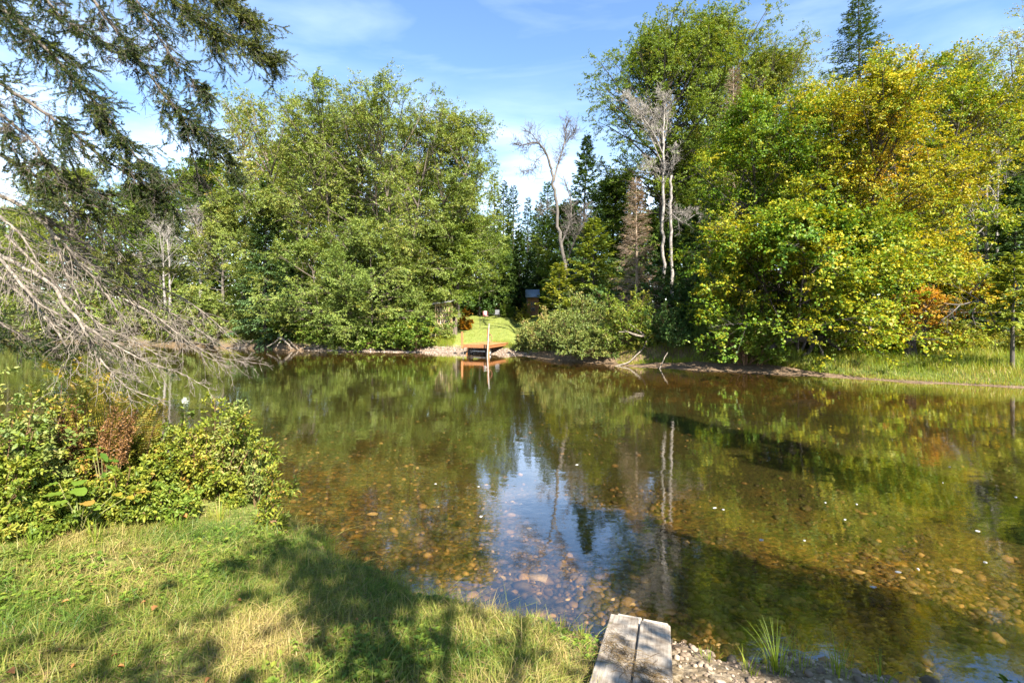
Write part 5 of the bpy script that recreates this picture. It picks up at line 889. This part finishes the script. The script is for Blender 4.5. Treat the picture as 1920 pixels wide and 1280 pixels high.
def board(x0, x1, y0, y1, z0, z1, mat, seed):
    r = np.random.default_rng(seed); bm = bmesh.new(); bmesh.ops.create_cube(bm, size=1)
    for v in bm.verts: v.co = (lerp(x0, x1, v.co.x + .5) + r.normal() * .002, lerp(y0, y1, v.co.y + .5) + r.normal() * .006, lerp(z0, z1, v.co.z + .5) + r.normal() * .002)
    bmesh.ops.bevel(bm, geom=list(bm.edges), offset=.005, segments=2, affect='EDGES'); me = bpy.data.meshes.new('board'); bm.to_mesh(me); bm.free(); me.materials.append(M[mat]); o = bpy.data.objects.new('board', me); COL.objects.link(o); o.parent = pe
    return o
board(-.248, -.008, -1.3, Lp + .07, -.04, .0, 'plank', 1); board(.008, .25, -1.3, Lp + .04, -.04, .002, 'plank', 2)
tag(board(-.205, .006, .2, Lp + .27, -.085, -.045, 'plank2', 3), 'paler short board under the left plank'); tag(board(.022, .236, .2, Lp + .24, -.085, -.045, 'plank2', 4), 'paler short board under the right plank')
# dry stalks washed onto the planks
r = np.random.default_rng(17); n = 420; s = Soup(); R3 = np.array(pe.rotation_euler.to_matrix())
yy = .12 + np.abs(r.normal(size=n)) * .14; xl = r.uniform(-.24, .26, n); yy = .62 - .75 * (xl + .24) / .5 * .9 + r.normal(size=n) * .12; an = -.85 + r.normal(size=n) * .7
P0 = np.stack([xl, yy, .004 + .018 * r.random(n)], -1); dv = np.stack([np.cos(an), np.sin(an), .06 * r.normal(size=n)], -1); ln = r.uniform(.03, .16, n)
Pw = P0[:, None] + dv[:, None] * (ln[:, None] * np.linspace(-.5, .5, 4)[None])[..., None] + r.normal(size=(n, 4, 3)) * .003; Pw[..., 2] = np.maximum(Pw[..., 2], .004)
kk = (Pw[..., 0].min(1) > -.26) & (Pw[..., 0].max(1) < .275); Pw = Pw[kk]; Pw = Pw @ R3.T + A; s.tubes(Pw, np.full(Pw.shape[:2], .0013), 3, tint=r.random(len(Pw))); tag(s.build('dry_stalks', M['straw']), 'brown dry stalks and needles strewn across the planks', kind='stuff')

# ------------------------------------------------------------------ wheeled dock with its posts, and the white pole
dk = empty('wheeled_dock', (0, 0, 0), 'small orange-stained wooden dock on wheels at the far beach', 'dock')
c0 = at(865, 647, 33.9); zt = .72
fl_ = np.array([(866 - 960) / FPX * 33.8, 33.8]); fr_ = np.array([(917 - 960) / FPX * 33.0, 33.0]); e1 = (fr_ - fl_); wdt = np.linalg.norm(e1); e1 = e1 / wdt; e2 = np.array([-e1[1], e1[0]]); a1 = math.atan2(e1[1], e1[0]); dep = 3.4
dk.location = (fl_[0], fl_[1], 0); dk.rotation_euler = (0, 0, a1)
def part(name, boxes, mat, parent=dk, bev=.006, r=None):
    bm = bmesh.new()
    for c, sz, *ro in boxes:
        q = bmesh.ops.create_cube(bm, size=1)['verts']; R_ = np.array(ro[0]) if ro else np.eye(3)
        for v in q: v.co = Vector(R_ @ (np.array(v.co) * np.array(sz)) + np.array(c))
    if bev: bmesh.ops.bevel(bm, geom=list(bm.edges), offset=bev, segments=1, affect='EDGES')
    me = bpy.data.meshes.new(name); bm.to_mesh(me); bm.free(); me.materials.append(M[mat]); o = bpy.data.objects.new(name, me); COL.objects.link(o); o.parent = parent; return o
nb_ = 24; part('deck', [((wdt / 2 + .002 * (i % 3), (i + .5) * dep / nb_, zt - .02), (wdt + .06, dep / nb_ - .012, .04)) for i in range(nb_)], 'dock_wood')
part('frame', [((wdt / 2, .02, zt - .135), (wdt, .045, .18)), ((.025, dep / 2, zt - .135), (.045, dep - .1, .18)), ((wdt - .025, dep / 2, zt - .135), (.045, dep - .1, .18)), ((wdt / 2, dep - .02, zt - .135), (wdt, .045, .18)), ((wdt / 2, dep * .5, zt - .135), (wdt - .1, .04, .16))], 'dock_side')
part('leg', [((wdt - .14, .16, zt / 2 - .12), (.14, .14, zt + .2))], 'dock_wood'); part('leg', [((.06, .1, zt / 2 - .12), (.05, .05, zt + .2))], 'drift'); part('leg', [((.30, .3, zt / 2 - .06), (.08, .08, zt), roty(.25))], 'dock_wood')
part('leg', [((wdt - .1, dep - .25, .45), (.12, .12, zt - .35))], 'dock_wood')
def ring(c, R_, w, mat, name, parent, seg=24, axis='x', inner=.5):
    bm = bmesh.new(); prof_ = [(inner * R_, -w / 2), (R_ * .94, -w / 2), (R_, -w * .3), (R_, w * .3), (R_ * .94, w / 2), (inner * R_, w / 2)]; vs = []
    for i in range(seg):
        a_ = i / seg * 6.28318; row = []
        for q, h in prof_:
            p = (h, q * math.cos(a_), q * math.sin(a_)); row.append(bm.verts.new((p[0] + c[0], p[1] + c[1], p[2] + c[2])))
        vs.append(row)
    for i in range(seg):
        for j in range(len(prof_)): bm.faces.new((vs[i][j], vs[i][(j + 1) % len(prof_)], vs[(i + 1) % seg][(j + 1) % len(prof_)], vs[(i + 1) % seg][j]))
    bmesh.ops.recalc_face_normals(bm, faces=bm.faces); me = bpy.data.meshes.new(name); bm.to_mesh(me); bm.free(); me.materials.append(M[mat]); o = bpy.data.objects.new(name, me); COL.objects.link(o); o.parent = parent; return o
for wx in (.34, wdt - .34):
    ty = ring((wx, .62, .22), .34, .2, 'rubber', 'wheel', dk); ring((wx, .62, .22), .20, .21, 'galv', 'rim', ty, inner=.12)
part('axle', [((wdt / 2, .62, .22), (wdt - .6, .06, .06))], 'galv')
part('post', [((.05, -.06, zt + .30), (.12, .12, 1.16))], 'dock_wood'); p2 = part('post', [((wdt - .04, -.06, zt + .42), (.12, .12, 1.4))], 'dock_wood')
s = Soup()
for k_ in range(4):
    a_ = np.linspace(0, 6.283, 25); s.tubes(np.stack([wdt + .12 + (.17 - .012 * k_) * np.sin(a_), np.full(25, -.14 + .02 * k_), zt + .5 + (.26 - .015 * k_) * np.cos(a_)], -1), np.full(25, .014), 5)
cl = s.build('rope_coil', M['rope'], smooth=True); cl.location = dk.location; cl.rotation_euler = dk.rotation_euler; tag(cl, 'reddish rope coil hung on the tall dock post', 'rope')
s = Soup(); pa = at(917, 607, 32.6); pb_ = at(913, 668, 32.6); pb_[2] = -.5; s.tubes(np.stack([pb_, (pa + pb_) / 2, pa]), np.full(3, .042), 10); s.tubes(np.stack([pa - UP * .02, pa + UP * .02]), np.array([.05, .046]), 10)
tag(s.build('mooring_pole', M['whitepole'], smooth=True), 'thin white pole standing in the water in front of the dock', 'pole')

# ------------------------------------------------------------------ lattice shelter, stump, garden chairs, stake, cabins
b0 = at(829, 600, 40.5); b0[2] = gz(b0[0], b0[1]); sh = empty('wood_shelter', b0, 'small wooden shelter with slanted roof and lattice front under the trees', 'shelter', rz=-.12)
hz = at(829, 568, 40.5)[2] - b0[2]; w2 = .62
part('wall', [((-w2, .5, hz / 2), (.06, 1.0, hz)), ((w2, .5, hz / 2), (.06, 1.0, hz)), ((0, 1.0, hz / 2), (w2 * 2, .05, hz - .1))], 'shelterwood', sh)
lt_ = [((-w2 + .05, 0, hz / 2), (.1, .08, hz)), ((w2 - .05, 0, hz / 2), (.1, .08, hz)), ((0, -.004, hz - .12), (w2 * 2, .07, .22))]
n_ = 5
for i in range(n_): lt_.append(((-w2 + .22 + i * (2 * w2 - .44) / (n_ - 1), .012, hz * .5), (.05, .035, hz - .2)))
for i in range(6): lt_.append(((0, .045, .2 + i * (hz - .4) / 5), (w2 * 2 - .16, .03, .055)))
part('lattice', lt_, 'shelterwood', sh); lg = Soup(); r = np.random.default_rng(6)
for i in range(5):
    for j in range(int((hz - .3) / .17)): lg.tubes(np.array([[-w2 + .2 + i * .24 + r.normal() * .01, .12, .1 + j * .17], [-w2 + .2 + i * .24, .9, .1 + j * .17]]), np.full(2, .075 + .01 * r.normal()), 8); 
    for j in range(int((hz - .3) / .17)):
        c_ = np.array([-w2 + .2 + i * .24, .118, .1 + j * .17]); a_ = np.arange(8) / 8 * 6.283; lg.add(np.concatenate([[c_], c_ + .074 * np.stack([np.cos(a_), 0 * a_, np.sin(a_)], -1)]), [[0, 1 + q, 1 + (q + 1) % 8] for q in range(8)])
tag(lg.build('firewood', M['birchlog'], sh), None, kind='stuff')
part('roof', [((0, .42, hz + .10), (w2 * 2 + .55, 1.7, .07), roty(-.13) @ rotx(.12))], 'roofgrey', sh)
s = Soup(); a_ = np.arange(14) / 14 * 6.283; zs = [-.1, .0, .15, .5, .85, .98, 1.0]; rs = [.42, .40, .33, .29, .30, .29, .24]; rr_ = np.random.default_rng(2).normal(size=(7, 14)) * .025
V = np.concatenate([np.stack([(q + rr_[i]) * np.cos(a_), (q + rr_[i]) * np.sin(a_), np.full(14, z) + rr_[i]], -1) for i, (z, q) in enumerate(zip(zs, rs))] + [np.array([[0, 0, .97]])]); F = [[i * 14 + j, i * 14 + (j + 1) % 14, (i + 1) * 14 + (j + 1) % 14, (i + 1) * 14 + j] for i in range(6) for j in range(14)]
s.add(V, F); s.add(V, [[84 + j, 84 + (j + 1) % 14, 98] for j in range(14)]); sb = base_at(808, 37.6); tag(s.build('tree_stump', M['bark_dead'], smooth=False, loc=sb), 'brown tree stump at the left edge of the lawn', 'stump')
sb = base_at(1704, 23.4); w_ = Soup(); w_.add(V * [.9, .9, 1.1], F); w_.add(V * [.9, .9, 1.1], [[84 + j, 84 + (j + 1) % 14, 98] for j in range(14)]); tag(w_.build('tree_stump', M['bark_dark'], loc=sb), 'dark tree stump among the weeds below the orange sapling', 'stump')
def chair(px, Y, label, cloth, rz):
    b_ = base_at(px, Y); e = empty('garden_chair', b_, label, 'chair', rz=rz); t_ = .028
    part('frame', [((x, y_, .32), (t_, t_, .66)) for x in (-.28, .28) for y_ in (-.26,)] + [((x, .24, .5), (t_, t_, 1.02)) for x in (-.28, .28)] + [((x, 0, .64), (.05, .58, .03)) for x in (-.29, .29)] + [((0, -.25, .42), (.56, t_, t_)), ((0, .24, 1.0), (.56, t_, t_)), ((0, .22, .40), (.56, t_, t_))], 'black', e, .004)
    part('seat', [((0, -.01, .445), (.52, .48, .022))], cloth, e, .004); part('backrest', [((0, .212, .73), (.52, .022, .52))], cloth, e, .004); return e, b_
ce, cb = chair(911, 55, 'black-framed garden chair with a red and white cloth over it', 'redcloth', .5)
part('cushion', [((0, .17, .80), (.36, .03, .44)), ((0, -.02, .475), (.30, .40, .03))], 'whitecloth', ce, .004)
chair(931, 56, 'dark grey mesh garden chair at the right of the red one', 'greymesh', -.35)
bt = base_at(921, 57); te = empty('garden_bench', bt, 'low black metal bench between the two garden chairs', 'bench'); part('seat', [((0, y_, .5), (1.5, .09, .03)) for y_ in (-.16, -.05, .06, .17)], 'black', te, .004)
for x in (-.68, .68): part('leg', [((x, -.15, .24), (.04, .04, .49)), ((x, .15, .24), (.04, .04, .49)), ((x, 0, .42), (.04, .3, .04))], 'black', te, .004)
bs = base_at(900, 47); te = empty('garden_torch', bs, 'thin black torch stake standing alone on the lawn', 'garden torch'); s = Soup(); hh = at(900, 575, 47)[2] - bs[2]; s.tubes(np.array([[0, 0, -.1], [0, 0, hh - .25]]), np.full(2, .022), 6); s.build('stake', M['black'], te); s = Soup(); s.tubes(np.array([[0, 0, hh - .26], [0, 0, hh - .12], [0, 0, hh - .1], [0, 0, hh]]), np.array([.03, .06, .06, .03]), 10); s.build('burner', M['black'], te)
def hut(px, Y, top, wid, eave, label, name, roofm, wallm, dep=2.4, door=True, cat='cabin', rz=0):
    b_ = base_at(px, Y); H = EYE - (top - HORIZ) / FPX * Y - b_[2]; he = H * eave; e = empty(name, b_, label, cat, rz=rz); w = wid / FPX * Y
    part('wall', [((0, dep / 2, he / 2), (w, dep, he))], wallm, e, 0)
    o = Soup(); V = [(-w / 2 - .2, -.35, he - .05), (w / 2 + .2, -.35, he - .05), (w / 2 + .2, dep / 2, H), (-w / 2 - .2, dep / 2, H), (-w / 2 - .2, dep + .3, he - .05), (w / 2 + .2, dep + .3, he - .05)]; V2 = [(x, y_, z + .09) for x, y_, z in V]
    o.add(V + V2, [[0, 1, 2, 3], [3, 2, 5, 4], [6, 9, 8, 7], [9, 10, 11, 8], [0, 6, 7, 1], [4, 5, 11, 10], [0, 3, 9, 6], [3, 4, 10, 9], [1, 7, 8, 2], [2, 8, 11, 5]]); o.build('roof', M[roofm], e)
    o = Soup(); o.add([(-w / 2, .002, he), (-w / 2, dep - .002, he), (-w / 2, dep / 2, H - .02), (w / 2, .002, he), (w / 2, dep - .002, he), (w / 2, dep / 2, H - .02)], [[0, 1, 2], [3, 5, 4]]); o.build('gable', M[wallm], e)
    if door:
        f_ = part('window', [((0, -.03, he * .52), (w * .5, .06, he * .56))], wallm, e, .004); part('pane', [((-w * .11, -.055, he * .66), (w * .17, .03, he * .2)), ((w * .11, -.055, he * .66), (w * .17, .03, he * .2)), ((-w * .11, -.055, he * .4), (w * .17, .03, he * .2)), ((w * .11, -.055, he * .4), (w * .17, .03, he * .2))], 'glass', f_, 0)
        part('corner_post', [((-w / 2, -.02, he / 2), (.09, .09, he))], 'drift', e, .004); part('corner_post', [((w / 2, -.02, he / 2), (.09, .09, he))], wallm, e, .004)
        part('step', [((0, -.5, .08), (w * .7, .5, .2))], 'drift', e)
    return e
hut(999, 60, 543, 21, .72, 'little brown cabin with grey-blue roof at the rear of the lawn', 'garden_cabin', 'roofblue', 'shedwood')
hut(1120, 60, 498, 120, .70, 'low log cabin with green metal roof glimpsed through the trees right of the lawn', 'log_cabin', 'roofgreen', 'logwall', dep=5, door=True)
hut(1310, 50, 536, 44, .75, 'small pale shed barely seen behind the dark undergrowth at right', 'garden_shed', 'roofblue', 'white', dep=2.5, door=False, cat='shed')

# ------------------------------------------------------------------ driftwood, roots, sticks
def stick(name, segs, label, mat, cat, twig=0, seed=1, ground=None):
    r = np.random.default_rng(seed); s = Soup(); c0 = np.array(segs[0][0][0])
    for pts, ra_ in segs:
        P = np.array(pts) - c0; u = np.linspace(0, 1, len(P)); uu = np.linspace(0, 1, 4 * len(P)); Q = np.stack([np.interp(uu, u, P[:, j]) for j in range(3)], -1); Q[1:-1] = (Q[:-2] + 2 * Q[1:-1] + Q[2:]) / 4; Q += r.normal(size=Q.shape) * ra_[1] * .4; s.tubes(Q, np.interp(uu, [0, 1], ra_), 7)
        if twig:
            n = twig; ix = r.integers(3, len(Q), n); T = nrm(np.gradient(Q, axis=0))[ix]; D = side_dirs(T, r, .7, .8, 0); L2 = r.uniform(.15, .8, n); G = r.normal(size=(n, 3)) * .2; s.tubes(curve(Q[ix], D, L2, G, 5, .08, r), np.linspace(.012, .004, 5)[None].repeat(n, 0), 4)
            q = np.repeat(np.arange(n), 4); p3, t3 = oncurve(Q[ix][q], D[q], L2[q], G[q], r.uniform(.2, 1, 4 * n)); s.tubes(curve(p3, side_dirs(t3, r, .7, .8, 0), L2[q] * .4, np.zeros((4 * n, 3)), 3), np.full((4 * n, 3), .005), 3)
    return tag(s.build(name, M[mat], smooth=True, loc=c0), label, cat)
f = lambda Y, *pp: [at(x, y, Y + d) for x, y, d in pp]
stick('driftwood_branch', [(f(27.2, (1222, 625, 0), (1203, 631, -.3), (1178, 622, -.6), (1160, 622, -.8)), (.07, .02)), (f(27.2, (1207, 628, -.3), (1190, 614, -.1), (1178, 606, 0)), (.05, .02)), (f(27.2, (1203, 631, -.3), (1186, 627, -.6), (1170, 618, -.8)), (.04, .015))], 'pale forked driftwood branch caught in the bank bush', 'drift', 'branch')
def gl_(px, Y, h=.06): b_ = base_at(px, Y); return np.array([b_[0], b_[1], b_[2] + h])
stick('driftwood_branch', [([gl_(1152, 26.2, .04), gl_(1180, 26.6, .12), gl_(1205, 27.2, .35), gl_(1218, 27.6, .7)], (.05, .025))], 'slim grey stick slanting up from the bank foot below the forked branch', 'drift', 'branch')
stick('driftwood_branch', [([gl_(1236, 24.9, .03), gl_(1243, 25.2, .35), gl_(1251, 25.5, .75)], (.035, .02))], 'short upright grey stick on the mud right of the slanting one', 'drift', 'branch')
stick('driftwood_branch', [([gl_(1560, 20.6, .05), gl_(1600, 20.3, .08), gl_(1640, 20.0, .05)], (.05, .02))], 'low stick lying on the mud where the right-hand grass begins', 'drift', 'branch')
stick('dead_branch', [(f(21, (1880, 622, 0), (1862, 600, .2), (1850, 570, .3), (1835, 563, .2), (1800, 572, 0), (1770, 568, -.2)), (.045, .015)), (f(21, (1835, 563, .2), (1815, 550, .4), (1850, 520, .5)), (.03, .012)), (f(21, (1835, 563, .2), (1822, 590, 0), (1830, 612, -.2), (1855, 612, -.3)), (.025, .01)), (f(21, (1800, 572, 0), (1780, 590, -.2), (1765, 600, -.3)), (.025, .01))], 'dead twiggy branch arching out from the small pine on the right bank', 'bark_dead', 'branch', 10, 3)
dkY = 24.6
stick('root_mass', [(f(dkY, (1535, 640, 0), (1510, 632, -.2), (1480, 636, -.5), (1455, 645, -.8), (1440, 655, -1)), (.28, .10)), (f(dkY, (1540, 632, 0), (1555, 640, -.4), (1575, 655, -.7)), (.2, .06)), (f(dkY, (1525, 640, 0), (1520, 655, -.5), (1505, 668, -.8)), (.15, .05)), (f(dkY, (1530, 640, 0), (1540, 658, -.5), (1545, 670, -.8)), (.12, .05))], 'dark gnarled roots of the leaning maple on the cut bank', 'bark_dark', 'roots')
stick('leaning_trunk', [(f(dkY, (1545, 640, 0), (1530, 590, .2), (1510, 555, .4), (1475, 540, .2)), (.26, .12)), (f(dkY, (1530, 590, .2), (1545, 545, .2), (1560, 500, .2)), (.16, .08))], 'dark twisted leaning trunk low under the yellow maple', 'bark_dark', 'tree trunk')
stick('leaning_trunk', [(f(25, (1548, 630, 0), (1552, 600, .1), (1560, 560, .2), (1562, 520, .3)), (.15, .10))], 'pale-lit upright trunk beside the dark leaning one', 'bark_birch', 'tree trunk')
stick('leaning_trunk', [(f(25.5, (1630, 640, 0), (1632, 600, .1), (1634, 560, .2), (1630, 500, .3)), (.07, .05))], 'slim pale sapling trunk right of the leaning maple', 'bark_birch', 'tree trunk')
r = np.random.default_rng(51)
stick('exposed_root', [(f(38.2, (522, 634, 0), (532, 636, -.2), (540, 645, -.4), (548, 654, -.6)), (.10, .05)), (f(38.2, (528, 630, .2), (515, 642, -.1), (500, 650, -.3)), (.06, .03)), (f(38.2, (530, 632, .2), (520, 648, -.2)), (.05, .03)), (f(38.2, (540, 636, .2), (552, 648, -.2), (560, 655, -.4)), (.06, .03))], 'brown exposed root arching down to the water on the left bank', 'drift', 'roots')
for i, (px, lab) in enumerate(((590, 'tangle of brown roots on the cut bank below the low beech'), (655, 'short root tangle on the bank just left of the gravel beach'), (450, 'washed-up brushwood at the foot of the left bank'), (120, 'long grey log lying on the far-left bank'))):
    Y = float(yfar((px - 960) / FPX * 38)) + .4; w = 26 if px != 120 else 70
    stick('driftwood_heap' if px != 120 else 'fallen_log', [([gl_(px - w + 2 * w * r.random() * (px != 120), Y + r.normal() * .15, .05 + .3 * r.random()), gl_(px + r.normal() * 6, Y - .2, .1), gl_(px + w * (r.random() if px != 120 else 1), Y - .3, .06)], (.05, .025)) for _ in range(8 if px != 120 else 1)], lab, 'drift' if px in (120, 450) else 'bark', 'driftwood', 5, i)
# orange leaf, brown leaves, foam flecks
def flat_leaf(name, p, L, Wd, tn, mat, label, cat, group=None, seed=1):
    s = Soup(); r = np.random.default_rng(seed); a_ = r.uniform(0, 6.28); s.leaves(np.array([[0, 0, 0.0]]), np.array([[math.cos(a_), math.sin(a_), .1]]), UP[None] + .2 * rdir(r, 1), L, Wd, tn, hexa=True, fold=.2); return tag(s.build(name, M[mat], loc=p), label, cat, group)
p_ = nbase(338, 4.95, .07); flat_leaf('fallen_leaf', p_, .10, .07, .9, 'fallen', 'orange fallen leaf on the ridge of the lawn', 'leaf', seed=4)
for i, (px, py, lab) in enumerate(((14, 1225, 'crumpled brown leaf in the grass at the left border'), (92, 1276, 'dark brown leaf at the bottom edge of the lawn'), (285, 1080, 'small reddish leaf in the dappled grass'))):
    Y = 1.75 * FPX / (py - HORIZ); p_ = nbase((px), Y, .06); flat_leaf('fallen_leaf', p_, .055, .04, .2, 'fallen', lab, 'leaf', seed=10 + i)
rl = np.random.default_rng(66)
for i in range(16):
    px, py = rl.uniform(20, 780), rl.uniform(1060, 1275); Y = 1.85 * FPX / (py - HORIZ); p_ = nbase(px, Y, .045)
    if dists(np.array([p_[0]]), np.array([p_[1]]))[0][0] < .15: continue
    flat_leaf('fallen_leaf', p_, rl.uniform(.025, .045), rl.uniform(.018, .03), rl.uniform(0, .6), 'fallen', 'tiny curled brown leaf lost in the mown grass', 'leaf', 'small brown leaves in the lawn', 40 + i)
for i, (px, py) in enumerate(((1356, 955), (1548, 942), (1585, 974), (1606, 945), (1508, 1013), (1427, 1012), (1722, 1067), (1848, 1054), (1781, 875), (1768, 905), (1832, 995), (1684, 1072), (816, 907), (898, 912), (902, 968), (1082, 871), (1104, 960), (1340, 952), (1905, 932), (1638, 1100))):
    Y = EYE * FPX / (py - HORIZ); s = Soup(); r = np.random.default_rng(900 + i); a_ = np.arange(9) / 9 * 6.283; q = (.014 + .005 * r.normal(size=9)) * (.6 + .7 * r.random()); ex = 1.6
    V = np.concatenate([[[0, 0, .012]], np.stack([q * ex * np.cos(a_), q * np.sin(a_), np.full(9, .006)], -1), np.stack([q * ex * np.cos(a_), q * np.sin(a_), np.full(9, -.004)], -1)]); s.add(V, [[0, 1 + j, 1 + (j + 1) % 9] for j in range(9)]); s.add(V, [[1 + j, 10 + j, 10 + (j + 1) % 9, 1 + (j + 1) % 9] for j in range(9)])
    o = s.build('foam_fleck', M['foam'], loc=((px - 960) / FPX * Y, Y, 0)); o.rotation_euler = (0, 0, r.uniform(-.5, .9)); tag(o, 'tiny white foam fleck drifting on the open water', 'foam', 'foam flecks on the river')
s = Soup(); s.box((0, 0, 0), (.22, .10, .06), rot=rotz(-.3) @ rotx(.1), jit=.006, r=np.random.default_rng(2)); px, Y = 1008, EYE * FPX / (1078 - HORIZ) * 1.06; tag(s.build('flat_stone', M['drystone'], loc=((px - 960) / FPX * Y, Y, gz((px - 960) / FPX * Y, Y) + .03)), 'long flat brick-like stone on the shallow bed left of the planks', 'stone')

# ------------------------------------------------------------------ trees behind the photographer: they shade the lawn and the water
for x, y_, H, Rr, lab, h0, se in ((14.4, -2.2, 18.5, 3.3, 'spruce standing on the near bank far right, behind the viewpoint', .12, 7), (8.0, -4.8, 13, 3.5, 'spruce on the near bank right behind the viewpoint', .3, 8)):
    w_, f_ = conifer(se, H, Rr, n1=90, n2=12, dl=.4, dw=.1, h0=h0); plant('spruce_tree', (x, y_, gz(x, y_)), lab, 'tree', w_, f_, 'bark_dark', 'needle')
w_, f_ = decid(301, 8.0, 2.4, TALL, n1=24, n2=5, n3=4, nl=7, ll=.13, lw=.10, h0=.45, e0=0); plant('broadleaf_tree', (2.35, -2.9, gz(2.35, -2.9)), 'young broadleaf tree just behind the viewpoint, dappling the lawn', 'tree', w_, f_, 'bark', 'lf_green')
